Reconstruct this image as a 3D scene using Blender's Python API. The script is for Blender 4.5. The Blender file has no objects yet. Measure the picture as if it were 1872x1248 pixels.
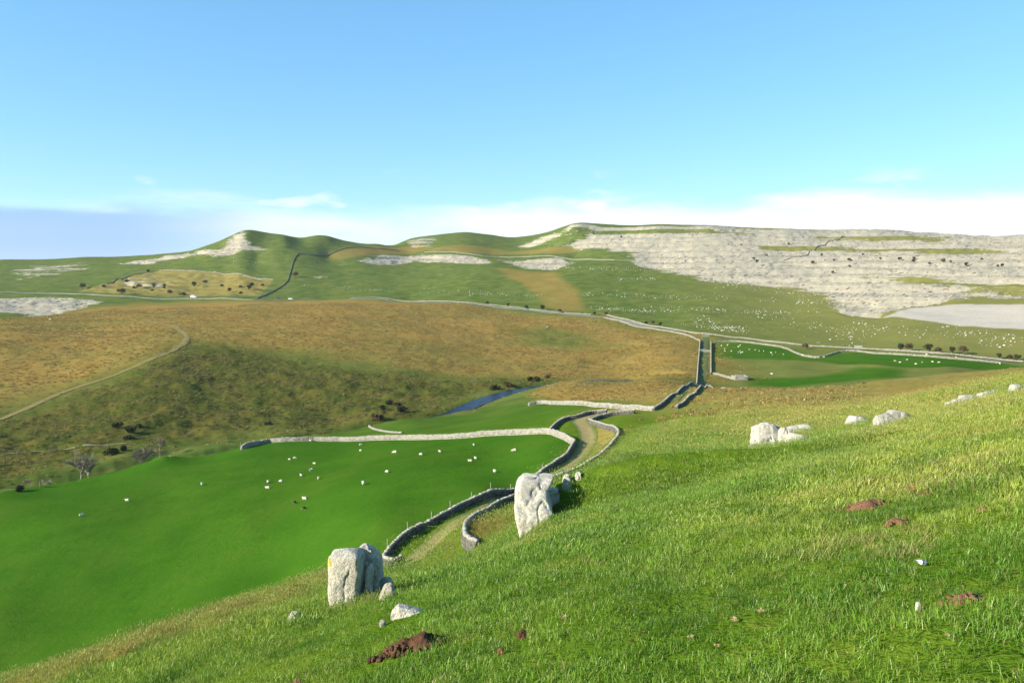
import bpy, math, random, json
import numpy as np
from mathutils import Vector, Euler, Matrix
from mathutils.bvhtree import BVHTree

random.seed(7)
RNG = np.random.default_rng(7)
scene = bpy.context.scene
COL = scene.collection

# ------------------------------------------------------------------ camera, sky, sun, exposure
CAM_Z = 50.0
cam = bpy.data.cameras.new("camera"); cam_ob = bpy.data.objects.new("camera", cam); COL.objects.link(cam_ob)
cam.lens = 28.0; cam.sensor_width = 36.0; cam.clip_start = 0.1; cam.clip_end = 12000
cam_ob.location = (0, 0, CAM_Z)
cam_ob.rotation_euler = (math.radians(90) - math.atan(119 / 1456), 0, 0)
scene.camera = cam_ob

SUN_EL = math.radians(23)
TO_SUN = Vector((-0.92, -0.39, 0)).normalized() * math.cos(SUN_EL) + Vector((0, 0, math.sin(SUN_EL)))
sun = bpy.data.lights.new("sun", 'SUN'); sun_ob = bpy.data.objects.new("sun", sun); COL.objects.link(sun_ob)
sun.energy = 5.0; sun.angle = math.radians(0.53); sun.color = (1.0, 0.92, 0.76)
sun_ob.rotation_euler = (-TO_SUN).to_track_quat('-Z', 'Y').to_euler()
sun_ob.location = (-100, -80, 200)

world = bpy.data.worlds.new("World"); scene.world = world; world.use_nodes = True
def build_world():
    nt = world.node_tree; nt.nodes.clear(); N = nt.nodes.new; L = nt.links.new
    sky = N('ShaderNodeTexSky'); sky.sky_type = 'NISHITA'; sky.sun_disc = False
    sky.sun_elevation = SUN_EL; sky.sun_rotation = math.atan2(TO_SUN.x, TO_SUN.y)
    sky.altitude = 300; sky.air_density = 1.0; sky.dust_density = 0.2; sky.ozone_density = 1.5
    hsv = N('ShaderNodeHueSaturation'); hsv.inputs['Hue'].default_value = 0.497; hsv.inputs['Saturation'].default_value = 1.20; hsv.inputs['Value'].default_value = 1.0
    gm = N('ShaderNodeGamma'); gm.inputs['Gamma'].default_value = 0.62; L(sky.outputs[0], gm.inputs['Color'])
    tn = N('ShaderNodeMix'); tn.data_type = 'RGBA'; tn.blend_type = 'MULTIPLY'; tn.inputs['Factor'].default_value = 1.0
    L(gm.outputs[0], tn.inputs['A']); tn.inputs['B'].default_value = (1.25, 1.62, 1.94, 1); L(tn.outputs['Result'], hsv.inputs['Color'])
    tc = N('ShaderNodeTexCoord'); sep = N('ShaderNodeSeparateXYZ'); L(tc.outputs['Generated'], sep.inputs[0])
    def math_(op, a, b=None, c=None, clamp=False):
        n = N('ShaderNodeMath'); n.operation = op; n.use_clamp = clamp
        for i, v in enumerate((a, b, c)):
            if v is None: continue
            if isinstance(v, (int, float)): n.inputs[i].default_value = v
            else: L(v, n.inputs[i])
        return n.outputs[0]
    # low bank of cloud along the horizon
    mp = N('ShaderNodeMapping'); mp.inputs['Scale'].default_value = (3.2, 3.2, 14.0); mp.inputs['Location'].default_value = (1.3, 0.2, 0.0)
    L(tc.outputs['Generated'], mp.inputs[0])
    nz = N('ShaderNodeTexNoise'); nz.inputs['Scale'].default_value = 1.0; nz.inputs['Detail'].default_value = 7; nz.inputs['Roughness'].default_value = 0.55
    L(mp.outputs[0], nz.inputs['Vector'])
    # elevation with noise -> cloud top near 6 degrees, thinner towards the left of the view
    lift = math_('MULTIPLY', math_('SUBTRACT', nz.outputs[0], 0.5), 0.11)
    top = math_('ADD', math_('MULTIPLY_ADD', sep.outputs['X'], 0.02, 0.095), lift)
    m1 = math_('DIVIDE', math_('SUBTRACT', top, sep.outputs['Z']), 0.028, clamp=True)
    sm = N('ShaderNodeMapRange'); sm.interpolation_type = 'SMOOTHSTEP'; L(m1, sm.inputs[0])
    # density inside the bank
    mp2 = N('ShaderNodeMapping'); mp2.inputs['Scale'].default_value = (5.0, 5.0, 30.0); mp2.inputs['Location'].default_value = (4.1, 2.7, 0.3)
    L(tc.outputs['Generated'], mp2.inputs[0])
    nz2 = N('ShaderNodeTexNoise'); nz2.inputs['Scale'].default_value = 1.0; nz2.inputs['Detail'].default_value = 8; L(mp2.outputs[0], nz2.inputs['Vector'])
    den = N('ShaderNodeMapRange'); den.inputs[1].default_value = 0.20; den.inputs[2].default_value = 0.52
    side = math_('MULTIPLY_ADD', sep.outputs['X'], 0.35, nz2.outputs[0])
    L(side, den.inputs[0])
    mask = math_('MULTIPLY', sm.outputs[0], math_('MULTIPLY_ADD', den.outputs[0], 0.85, 0.12), clamp=True)
    # small separate heads of cumulus above the bank
    mp4 = N('ShaderNodeMapping'); mp4.inputs['Scale'].default_value = (11.0, 11.0, 34.0); mp4.inputs['Location'].default_value = (2.2, 7.4, .6); L(tc.outputs['Generated'], mp4.inputs[0])
    nz4 = N('ShaderNodeTexNoise'); nz4.inputs['Scale'].default_value = 1.0; nz4.inputs['Detail'].default_value = 6; L(mp4.outputs[0], nz4.inputs['Vector'])
    pf = N('ShaderNodeMapRange'); pf.interpolation_type = 'SMOOTHSTEP'; pf.inputs[1].default_value = .60; pf.inputs[2].default_value = .72; L(nz4.outputs[0], pf.inputs[0])
    bd = N('ShaderNodeMapRange'); bd.interpolation_type = 'SMOOTHSTEP'; bd.inputs[1].default_value = .15; bd.inputs[2].default_value = .07; L(sep.outputs['Z'], bd.inputs[0])
    mask = math_('ADD', mask, math_('MULTIPLY', math_('MULTIPLY', pf.outputs[0], bd.outputs[0]), .7), clamp=True)
    mix = N('ShaderNodeMix'); mix.data_type = 'RGBA'; L(mask, mix.inputs['Factor']); L(hsv.outputs[0], mix.inputs['A'])
    mix.inputs['B'].default_value = (5.1, 5.35, 5.6, 1)
    # far blue-grey cloud low on the left
    mp3 = N('ShaderNodeMapping'); mp3.inputs['Scale'].default_value = (6.0, 6.0, 30.0); mp3.inputs['Location'].default_value = (0.4, 5.1, 1.0); L(tc.outputs['Generated'], mp3.inputs[0])
    nz3 = N('ShaderNodeTexNoise'); nz3.inputs['Detail'].default_value = 4; nz3.inputs['Scale'].default_value = 1.0; L(mp3.outputs[0], nz3.inputs['Vector'])
    zz = math_('MULTIPLY_ADD', math_('SUBTRACT', nz3.outputs[0], .5), .05, sep.outputs['Z'])
    e1 = N('ShaderNodeMapRange'); e1.interpolation_type = 'SMOOTHSTEP'; e1.inputs[1].default_value = .082; e1.inputs[2].default_value = .064; L(zz, e1.inputs[0])
    e2 = N('ShaderNodeMapRange'); e2.interpolation_type = 'SMOOTHSTEP'; e2.inputs[1].default_value = -.22; e2.inputs[2].default_value = -.46; L(sep.outputs['X'], e2.inputs[0])
    mixb = N('ShaderNodeMix'); mixb.data_type = 'RGBA'; L(math_('MULTIPLY', math_('MULTIPLY', e1.outputs[0], e2.outputs[0]), .9), mixb.inputs['Factor']); L(mix.outputs['Result'], mixb.inputs['A'])
    mixb.inputs['B'].default_value = (1.8, 2.9, 4.5, 1)
    mix = mixb
    bg = N('ShaderNodeBackground'); bg.inputs['Strength'].default_value = 0.105
    L(mix.outputs['Result'], bg.inputs['Color'])
    out = N('ShaderNodeOutputWorld'); L(bg.outputs[0], out.inputs[0])
build_world()
scene.view_settings.view_transform = 'Standard'; scene.view_settings.look = 'None'
scene.view_settings.exposure = 1.05; scene.view_settings.gamma = 1.0
scene.render.engine = 'CYCLES'
scene.cycles.use_denoising = True
scene.cycles.max_bounces = 4; scene.cycles.diffuse_bounces = 2; scene.cycles.transparent_max_bounces = 4

# ------------------------------------------------------------------ survey data (metres; x right, y ahead, camera foot at the origin)
DATA = json.loads('''{"control":[[-54.77,82.0,7.43],[-64.36,97.0,7.85],[-81.7,124.0,6.93],[-101.55,155.0,7.29],[-135.75,208.0,2.59],[-148.53,228.0,3.34],[-165.74,255.0,5.0],[-194.33,300.0,9.65],
[-222.85,345.0,15.59],[-270.54,420.0,22.63],[-334.48,520.0,25.07],[-411.32,640.0,25.91],[-462.35,720.0,30.31],[-545.07,850.0,41.29],[-608.52,950.0,53.24],[-735.6,1150.0,73.5],
[-960.17,1500.0,67.38],[-48.1,86.0,8.53],[-59.93,108.0,8.58],[-73.38,133.0,8.59],[-90.67,165.0,6.88],[-116.1,212.0,3.62],[-131.14,240.0,4.27],[-147.16,270.0,7.08],
[-171.15,315.0,12.02],[-197.87,365.0,16.13],[-238.0,440.0,21.33],[-302.4,560.0,25.08],[-356.1,660.0,27.42],[-404.32,750.0,32.06],[-468.36,870.0,44.06],[-537.59,1000.0,60.23],
[-617.58,1150.0,76.63],[-806.12,1500.0,71.47],[-39.72,88.0,10.48],[-51.49,115.0,10.06],[-66.77,150.0,8.67],[-76.35,172.0,8.72],[-79.82,180.0,9.1],[-99.59,225.0,3.96],
[-110.41,250.0,5.88],[-127.64,290.0,10.99],[-147.03,335.0,16.59],[-166.51,380.0,19.99],[-196.85,450.0,23.78],[-235.95,540.0,25.97],[-279.46,640.0,26.79],[-318.58,730.0,28.53],
[-348.78,800.0,36.34],[-400.42,920.0,53.14],[-469.2,1080.0,77.94],[-652.13,1500.0,75.55],[-359.65,1038.0,95.87],[-350.22,1010.0,85.04],[-353.79,1042.0,100.98],
[-334.22,1052.0,102.18],[-313.63,985.0,72.14],[-317.9,1062.0,100.52],[-287.16,1085.0,96.47],[-269.46,1110.0,102.05],[-228.33,1150.0,96.14],[-342.54,900.0,50.0],
[-372.36,980.0,70.02],[-390.93,1030.0,85.04],[-493.95,1300.0,76.56],[-322.67,905.0,53.09],[-343.64,965.0,67.75],[-355.79,1000.0,79.27],[-367.85,1035.0,93.63],
[-444.81,1250.0,84.04],[-31.29,91.0,12.79],[-40.94,120.0,12.64],[-52.64,155.0,10.6],[-64.32,190.0,9.11],[-79.44,235.0,3.57],[-88.37,262.0,5.6],[-100.9,300.0,9.65],
[-115.71,345.0,15.59],[-140.47,420.0,22.63],[-173.62,520.0,26.86],[-210.18,630.0,28.45],[-240.07,720.0,30.31],[-273.03,820.0,41.6],[-305.81,920.0,59.41],[-323.73,975.0,73.24],
[-333.42,1005.0,84.19],[-344.55,1040.0,102.99],[-414.58,1250.0,96.76],[-27.33,93.0,13.66],[-47.33,163.0,10.88],[-56.48,195.0,9.27],[-206.92,725.0,30.17],[-261.76,920.0,59.41],
[-279.92,985.0,74.81],[-289.57,1020.0,88.16],[-303.48,1070.0,102.35],[-369.16,1300.0,94.22],[-20.84,88.0,17.85],[-25.47,108.0,16.38],[-31.71,135.0,14.72],[-38.67,165.0,11.57],
[-46.77,200.0,9.07],[-49.78,213.0,7.91],[-57.9,248.0,4.49],[-62.46,268.0,6.46],[-69.76,300.0,9.65],[-81.16,350.0,15.09],[-99.43,430.0,21.98],[-122.34,530.0,26.41],
[-152.18,660.0,29.69],[-168.28,730.0,30.03],[-191.06,830.0,41.5],[-218.32,950.0,59.71],[-240.96,1050.0,78.59],[-256.63,1120.0,101.76],[-321.16,1400.0,94.78],[-16.07,93.0,20.38],
[-21.5,125.0,17.34],[-178.15,1060.0,75.26],[-193.12,1150.0,89.12],[-201.41,1200.0,98.15],[-235.19,1400.0,90.97],[-14.58,112.0,19.14],[-17.53,135.0,17.6],[-23.94,185.0,12.53],
[-27.78,215.0,10.55],[-31.64,245.0,7.28],[-34.82,270.0,7.08],[-38.62,300.0,9.65],[-46.21,360.0,14.1],[-57.6,450.0,20.68],[-67.75,530.0,24.59],[-81.71,640.0,28.11],
[-91.89,720.0,29.32],[-105.77,830.0,41.5],[-124.67,980.0,60.02],[-146.1,1150.0,81.31],[-171.24,1350.0,112.39],[-215.79,1700.0,113.6],[-82.05,1400.0,127.02],[-99.72,1700.0,125.12],
[-35.43,600.0,27.42],[-3.27,130.0,18.8],[-4.13,165.0,17.4],[-4.75,190.0,15.13],[-5.9,236.0,10.34],[-6.49,260.0,9.04],[-6.69,268.0,9.27],[-7.08,284.0,9.42],[-7.84,315.0,9.83],
[-9.44,380.0,12.1],[-10.91,440.0,15.26],[-11.89,480.0,18.72],[-13.85,560.0,23.15],[-15.32,620.0,28.37],[-17.77,720.0,37.7],[-20.69,840.0,52.86],[-23.38,950.0,66.18],
[-27.05,1100.0,79.95],[-33.87,1380.0,120.32],[-41.75,1700.0,119.36],[22.09,1350.0,116.05],[19.65,1200.0,94.89],[27.84,1700.0,119.36],[4.15,52.0,35.11],[7.18,90.0,25.91],
[9.39,118.0,22.27],[10.79,136.0,21.88],[12.51,158.0,21.01],[14.24,180.0,20.13],[16.99,215.0,16.13],[20.13,255.0,13.92],[21.69,275.0,13.59],[26.01,330.0,9.75],[28.81,366.0,10.96],
[32.08,408.0,12.14],[34.95,445.0,14.86],[38.44,490.0,18.07],[43.87,560.0,23.15],[50.06,640.0,32.5],[59.32,760.0,47.41],[70.14,900.0,65.33],[77.88,1000.0,73.83],
[83.98,1080.0,96.26],[89.31,1150.0,117.93],[124.32,1600.0,133.69],[6.69,52.0,36.71],[10.53,82.0,30.15],[13.22,103.0,26.01],[17.46,95.0,30.56],[27.5,150.0,23.53],
[32.04,175.0,22.18],[37.49,205.0,20.28],[43.85,240.0,17.72],[47.86,262.0,15.31],[54.75,300.0,13.83],[65.59,360.0,14.1],[78.21,430.0,16.04],[90.81,500.0,19.14],[103.38,570.0,24.63],
[117.7,650.0,34.45],[140.92,780.0,52.66],[162.33,900.0,71.45],[180.08,1000.0,92.83],[194.26,1080.0,111.61],[287.94,1600.0,131.53],[21.53,85.0,32.61],[31.6,125.0,27.94],
[41.64,165.0,24.35],[50.41,200.0,21.7],[69.27,275.0,13.01],[79.22,315.0,14.21],[102.88,410.0,14.79],[110.29,440.0,17.69],[125.18,500.0,20.87],[144.96,580.0,28.17],
[174.56,700.0,42.83],[204.03,820.0,63.97],[231.02,930.0,84.79],[262.89,1060.0,110.46],[397.01,1600.0,131.53],[16.86,48.0,39.5],[26.28,75.0,35.71],[41.95,120.0,30.5],
[62.83,180.0,24.28],[91.43,262.0,13.3],[104.52,300.0,13.83],[125.21,360.0,14.1],[137.27,395.0,14.71],[145.84,420.0,16.83],[163.02,470.0,19.38],[190.44,550.0,25.52],
[217.78,630.0,34.93],[255.23,740.0,52.52],[292.68,850.0,70.26],[330.01,960.0,92.42],[360.64,1050.0,107.05],[549.83,1600.0,127.2],[48.36,105.0,32.94],[66.69,145.0,28.98],
[89.58,195.0,24.45],[126.3,275.0,14.93],[144.47,315.0,15.3],[167.18,365.0,15.62],[185.27,405.0,18.02],[212.36,465.0,22.91],[241.64,530.0,30.05],[273.1,600.0,39.75],
[313.54,690.0,52.35],[362.91,800.0,69.07],[416.77,920.0,87.53],[461.61,1020.0,104.05],[724.46,1600.0,125.03],[52.9,95.0,36.23],[83.44,150.0,30.35],[108.4,195.0,26.08],
[161.13,290.0,16.04],[191.4,345.0,16.07],[213.26,385.0,19.6],[237.85,430.0,23.46],[270.51,490.0,31.56],[308.63,560.0,40.44],[352.13,640.0,52.18],[406.48,740.0,67.64],
[471.73,860.0,85.09],[537.17,980.0,98.61],[822.38,1500.0,120.34],[51.81,80.0,39.52],[90.58,140.0,33.12],[122.89,190.0,28.02],[210.03,325.0,15.78],[232.28,360.0,19.08],
[257.65,400.0,23.94],[292.42,455.0,32.87],[340.06,530.0,40.95],[390.73,610.0,52.08],[447.63,700.0,66.68],[523.64,820.0,83.46],[593.49,930.0,95.5],[829.84,1300.0,109.2],
[1212.1,1900.0,150.67],[1533.03,2400.0,139.78],[-118.93,185.0,3.0],[-102.57,190.0,4.5],[-89.11,204.0,3.5],[-71.43,214.0,4.0],[-53.77,233.0,5.0],[-31.68,248.0,6.0],
[23.96,306.0,9.4],[58.75,235.0,16.0],[80.31,232.0,16.0],[107.63,236.0,16.0],[133.63,242.0,17.0],[154.29,240.0,18.0],[44.09,300.0,10.5],[-1.35,1.5,47.56],[-0.96,1.5,47.71],
[-0.66,1.5,47.81],[-0.47,1.5,47.89],[-0.3,1.5,47.95],[-0.22,1.5,47.96],[-0.15,1.5,47.97],[-0.08,1.5,47.99],[0.0,1.5,48.01],[0.08,1.5,48.04],[0.15,1.5,48.06],[0.3,1.5,48.09],
[0.45,1.5,48.12],[0.65,1.5,48.16],[0.83,1.5,48.2],[0.96,1.5,48.24],[1.35,1.5,48.33],[-3.15,3.5,46.44],[-2.25,3.5,46.79],[-1.53,3.5,47.03],[-1.1,3.5,47.21],[-0.7,3.5,47.35],
[-0.53,3.5,47.38],[-0.35,3.5,47.41],[-0.18,3.5,47.45],[0.0,3.5,47.49],[0.18,3.5,47.55],[0.35,3.5,47.6],[0.7,3.5,47.66],[1.05,3.5,47.74],[1.5,3.5,47.85],[1.93,3.5,47.95],
[2.25,3.5,48.02],[3.15,3.5,48.23],[-6.3,7.0,44.48],[-4.5,7.0,45.18],[-3.06,7.0,45.67],[-2.19,7.0,46.02],[-1.4,7.0,46.29],[-1.05,7.0,46.36],[-0.7,7.0,46.41],[-0.35,7.0,46.5],
[0.0,7.0,46.59],[0.35,7.0,46.71],[0.7,7.0,46.8],[1.4,7.0,46.93],[2.1,7.0,47.09],[3.01,7.0,47.3],[3.85,7.0,47.49],[4.5,7.0,47.64],[6.3,7.0,48.05],[-12.6,14.0,40.56],
[-9.0,14.0,41.96],[-6.12,14.0,42.94],[-4.38,14.0,43.64],[-2.8,14.0,44.19],[-2.1,14.0,44.31],[-1.4,14.0,44.42],[-0.7,14.0,44.59],[0.0,14.0,44.77],[0.7,14.0,45.01],[1.4,14.0,45.21],
[2.8,14.0,45.46],[4.2,14.0,45.78],[6.02,14.0,46.2],[7.7,14.0,46.58],[9.0,14.0,46.88],[12.6,14.0,47.7],[-22.5,25.0,34.15],[-16.07,25.0,36.45],[-10.93,25.0,38.33],[-7.83,25.0,39.3],
[-5.0,25.0,39.92],[-3.75,25.0,39.98],[-2.5,25.0,40.05],[-1.25,25.0,40.52],[0.0,25.0,41.08],[1.25,25.0,41.95],[2.5,25.0,42.4],[5.0,25.0,42.9],[7.5,25.0,43.51],[10.75,25.0,44.3],
[13.75,25.0,45.02],[16.07,25.0,45.59],[22.5,25.0,47.15],[-36.0,40.0,25.6],[-25.72,40.0,29.12],[-17.48,40.0,31.92],[-12.52,40.0,33.48],[-8.0,40.0,34.4],[-6.0,40.0,34.2],
[-4.0,40.0,34.24],[-2.0,40.0,35.28],[0.0,40.0,36.4],[-54.0,60.0,14.2],[-38.58,60.0,19.48],[-26.22,60.0,23.32],[-18.78,60.0,25.78],[-12.0,60.0,27.28],[-9.0,60.0,26.8],
[-6.0,60.0,26.86],[-3.0,60.0,29.08],[0.0,60.0,30.52],[-10.56,74.5,22.19],[-12.93,78.0,20.99],[-11.6,85.0,21.4],[-10.14,88.0,21.34],[-6.4,95.0,21.65],[-2.55,101.0,21.81],
[5.05,113.0,21.92],[10.49,131.0,22.08],[-3.29,60.0,29.16],[-4.35,72.0,26.45],[-3.97,82.0,24.18],[-2.84,92.0,22.02],[-1.1,98.0,21.39],[0.65,103.0,20.73],[8.9,108.0,22.7],
[12.65,114.0,23.21],[16.75,124.0,24.36],[17.65,135.0,23.8],[-8.22,80.0,22.22],[13.25,136.0,21.88],[0.0,0.0,48.4],[-3.0,0.0,47.5],[3.0,0.0,49.3],[0.0,-3.0,49.23],[-8.0,0.0,46.0],
[8.0,0.0,50.8],[-20.0,0.0,42.4],[20.0,0.0,54.4],[0.0,-8.0,50.6],[-8.0,-8.0,48.2],[8.0,-8.0,53.0],[0.0,-25.0,55.27],[30.0,-25.0,64.28],[-30.0,-25.0,46.27],[60.0,0.0,62.0],
[60.0,30.0,54.0],[110.0,60.0,54.0],[150.0,120.0,46.0],[200.0,200.0,34.0],[260.0,200.0,38.0],[330.0,260.0,20.0],[400.0,330.0,22.0],[500.0,450.0,58.0],[900.0,700.0,110.0],
[700.0,900.0,110.0],[1200.0,1300.0,108.0],[-60.0,0.0,28.0],[-90.0,20.0,16.0],[-120.0,60.0,9.0],[-180.0,100.0,7.0],[-220.0,120.0,4.0],[-260.0,140.0,6.0],[-330.0,220.0,18.0],
[-420.0,320.0,26.0],[-600.0,480.0,32.0],[-900.0,700.0,65.0],[-1300.0,1100.0,74.0],[120.0,-60.0,90.0],[-120.0,-60.0,30.0],[0.0,-120.0,80.0],[300.0,0.0,110.0],[-300.0,0.0,10.0],
[0.0,-600.0,170.0],[600.0,0.0,140.0],[-600.0,0.0,30.0],[-900.0,300.0,50.0],[1500.0,0.0,150.0],[-1500.0,0.0,50.0],[0.0,-1500.0,170.0],[0.0,3000.0,60.0],[2000.0,3000.0,90.0],
[-2000.0,3000.0,50.0],[3000.0,1000.0,130.0],[-3000.0,1000.0,50.0]],"walls":{"lane_near_side":{"h":1.35,"s":0.36,"p":[[-10.92,77],[-11.48,76],[-12.39,77],[-13.01,78.5],[-12.97,80],
[-12.54,82.5],[-11.6,85],[-10.14,88],[-8.91,90],[-7.81,92],[-6.4,95],[-4.39,98],[-2.55,101],[1.42,107],[5.05,113],[8.29,120],[9.08,124],
[10.49,131]]},"lane_hill_side":{"h":1.35,"s":0.36,"p":[[-2.52,56],[-3.29,60],[-3.99,66],[-4.35,72],[-3.97,82],[-2.84,92],[-1.1,98],[0.65,103],[3.97,105],[6.66,107],[8.9,108],
[10.77,111],[12.65,114],[15.01,119],[16.83,124],[17.55,130],[17.34,137],[16.44,146],[15.09,154]]},"lane_hill_far":{"h":1.3,"s":0.42,"p":[[15.09,154],[16.03,154.99],[18.43,157.16],
[20.75,158.18],[24.31,156.4]]},"lane_far_left":{"h":1.3,"s":0.42,"p":[[7.13,148.57],[8.82,156.7],[10.68,160.27],[13.92,161.74],[17.05,164.95],
[19.68,163.07]]},"pasture_top":{"h":1.35,"s":0.4,"p":[[-63.4,184.3],[-62.05,196.38],[-55.44,193.84],[-46.96,195.05],[-28.21,183.46],[-14.14,167.98],[-3.23,160.11],[4.11,151.61],
[7.08,147.51],[8.3,142.02],[10.49,131]]},"mid_pale":{"h":1.3,"s":0.45,"p":[[4.77,222.04],[7.59,223.54],[10.47,218.87],[17.27,179.21],[24.67,166.23],
[28.51,158.7]]},"corner_left":{"h":1.3,"s":0.5,"p":[[28.33,157.67],[31.37,165.13],[36.2,180.84],[39.25,185.21],[57.09,254.64],
[59.19,258.44]]},"corner_right":{"h":1.3,"s":0.5,"p":[[32.1,153.76],[34.93,160.46],[39.19,174.61],[42.0,178.89],[63.83,259.09]]},"fold_low":{"h":0.9,"s":0.5,"p":[[65.09,264.19],
[66.51,264.03],[52.74,193.36],[74.03,253.99]]},"droveway_left":{"h":1.4,"s":0.6,"p":[[60.89,260.35],[72.91,310.46],[90.41,382.28],
[98.37,415.06]]},"droveway_right":{"h":1.4,"s":0.6,"p":[[103.19,411.4],[88.59,352.71],[74.53,296.23]]},"fold_link":{"h":1.2,"s":0.6,"p":[[74.85,297.51],[76.88,293.44],[79.1,287.4],
[81.44,283.04]]},"road_low_left":{"h":1.2,"s":0.8,"p":[[98.71,416.47],[97.76,435.44],[95.82,448.96],[90.54,463.16],[81.64,486.29],[79.54,489.84],[72.34,515.7],
[61.8,531.93]]},"road_up_right":{"h":1.3,"s":0.8,"p":[[65.12,544.56],[79.68,517.31],[91.9,483.93],[97.85,464.66],[102.19,448.46],[107.55,438.77],[113.75,433.53],[125.74,423.52],
[135.24,410.62],[152.31,389.02],[165.34,378.89],[175.21,360.41],[183.62,346.63],[194.53,339.72],[204.93,332.55],
[210.1,325.22]]},"road_low_right":{"h":1.2,"s":0.8,"p":[[103.51,412.68],[112.01,416.86],[119.44,413.73],[129.49,401.46],[135.29,391.68],[132.02,369.5],[130.91,349.36],
[136.31,347.77],[148.21,362.34],[156.2,366.5],[163.15,354.07],[173.57,338.57],[185.23,328.09],[197.17,319.8]]},"road_left":{"h":1.0,"s":1.2,"p":[[-143.49,706.69],[-114.48,707.08],
[-72.29,675.34],[-32.72,627.35],[-2.5,606.17],[29.03,571.07],[54.46,550.35]]},"far_dark":{"h":1.6,"s":1.4,"p":[[-229.01,716.44],[-233.45,781.16],[-234.52,833.11],[-247.58,891.23],
[-263.56,966.73],[-266.41,997.75]]},"far_dark_top":{"h":1.6,"s":1.6,"p":[[-266.41,997.75],[-248.84,1009.21],[-234.57,1060.34],[-217.75,1115.65],[-194.25,1142.97],
[-164.93,1172.7]]},"far_pale":{"h":1.5,"s":1.6,"p":[[-125.41,1140.78],[-49.53,1050.95],[-4.35,1060.65],[57.23,997.36],[80.24,947.04],[105.34,885.93],
[135.19,883.29]]},"road_far_left":{"h":1.3,"s":1.2,"p":[[-459.0,771.3],[-437.01,771.69],[-396.99,745.97],[-342.34,727.52],[-291.3,724.59],[-231.49,694.23],
[-211.05,705.56]]},"quarry_top":{"h":1.4,"s":1.3,"p":[[-415.68,943.61],[-372.63,921.61],[-334.64,912.45],[-279.32,870.04],
[-255.84,857.01]]},"quarry_side":{"h":1.4,"s":1.3,"p":[[-427.99,843.2],[-433.97,907.12],[-420.72,933.16]]},"ruined_low":{"h":0.5,"s":0.45,"p":[[-40.79,223.2],[-37.81,212.44],
[-34.1,203.5],[-30.13,196.06],[-26.86,192.11]]},"hill_dark":{"h":1.5,"s":1.6,"p":[[282.09,832.36],[307.1,841.91],[341.98,904.53],[419.25,1009.9]]}},"track":[[-9.74,75],[-9.4,78],
[-8.79,80],[-7.74,84],[-6.24,88],[-4.26,92],[-2.13,98],[0.65,103],[3.67,107],[7.02,113],[9.39,118],[11.68,127],[13.25,136],[13.92,145],[13.7,154],[13.44,158.58],[15.72,162.84],
[18.94,166.34],[23.69,167.35]],"droveway":[[34.39,171.62],[42.18,193.92],[62.07,264.55],[69.63,286.8],[80.9,333.79],[96.67,397.16],[104.89,430.12]],"road":[[-563.9,757.48],
[-513.89,784.09],[-456.41,768.58],[-435.56,768.99],[-398.57,748.86],[-343.83,730.61],[-294.03,731.32],[-233.38,699.81],[-212.35,709.83],[-182.88,708.85],[-140.59,692.25],
[-112.51,694.75],[-70.18,655.49],[-32.18,616.76],[-2.46,597.81],[28.69,564.18],[53.58,541.29],[64.03,535.24],[81.32,505.17],[91.26,483.96],[99.66,461.05],[107.16,439.56],
[122.36,429.03],[133.22,416.65],[152.08,391.11],[171.33,371.91],[184.02,349.13],[200.01,335.38],[210.79,326.2]],"footpath":[[-140.66,202.48],[-135.76,208.01],[-128.63,210.64],
[-123.67,212.25],[-117.27,214.17],[-111.08,216.74],[-106.57,217.4]],"moorpath":[[-218.29,471.0],[-196.87,450.04],[-172.97,414.72],[-159.0,389.33],[-150.74,365.71],[-148.11,337.49],
[-154.07,302.66],[-163.13,281.61],[-163.5,251.48],[-159.31,225.29]],"stream":[[-116.05,163,0.19],[-111.38,170,0.48],[-104.77,174,1.31],[-98.83,180,2.07],[-92.28,186,2.85],
[-85.6,193,2.86],[-77.81,199,3.49],[-70.07,207,3.5],[-61.8,216,3.51],[-52.82,226,3.59],[-41.81,235,4.4],[-31.13,241,4.93],[-19.1,250,6.05],[-15.04,258,7.36],[-9.4,266,8.46],
[-2.1,276,9.37],[5.76,287,9.38],[14.18,297,9.39],[24.06,305,9.4],[34.69,308,9.9],[44.98,306,10.1],[54.76,302,10.4]],"regions":{"pasture":[{"s":0.8,"p":[[-101.71,155.24],
[-99.55,162.46],[-98.28,174.5],[-95.57,186.06],[-79.35,178.9],[-73.64,197.16],[-72.68,216.97],[-56.27,199.09],[-40.39,196.05],[-22.18,181.09],[-4.11,164.23],[6.75,151.64],
[9.45,144.56],[9.49,131.5],[8.08,124.5],[7.29,120.5],[4.05,113.5],[0.42,107.5],[-3.55,101.5],[-5.39,98.5],[-7.4,95.5],[-8.81,92.5],[-9.91,90.5],[-11.14,88.5],[-12.6,85.5],
[-13.54,83.0],[-13.97,80.5],[-14.4,83.08],[-16.29,80.79],[-19.28,81.29],[-12.78,45.66],[-13.79,42.74],[-15.98,42.06],[-19.64,43.51],[-20.26,38.69],[-24.4,40.95],[-30.53,45.7],
[-56.79,69.83],[-75.07,88.14],[-129.86,154.86]]}],"pasture2":[{"s":1.5,"p":[[-58.7,213.03],[-52.4,224.26],[-40.73,228.98],[-28.85,236.02],[-13.69,229.24],[-6.03,241.5],
[3.85,231.42],[18.71,187.3],[19.17,179.47],[8.61,167.49],[7.04,158.28],[-4.25,169.84],[-31.99,194.83]]}],"pasture3":[{"s":3,"p":[[105.18,414.71],[129.3,404.25],[136.28,394.51],
[132.61,371.08],[132.48,353.49],[137.9,351.75],[149.7,365.94],[165.03,358.09],[187.66,332.33],[202.57,304.19],[174.01,298.35],[146.52,301.21],[129.37,332.15],[111.7,348.7],
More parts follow.
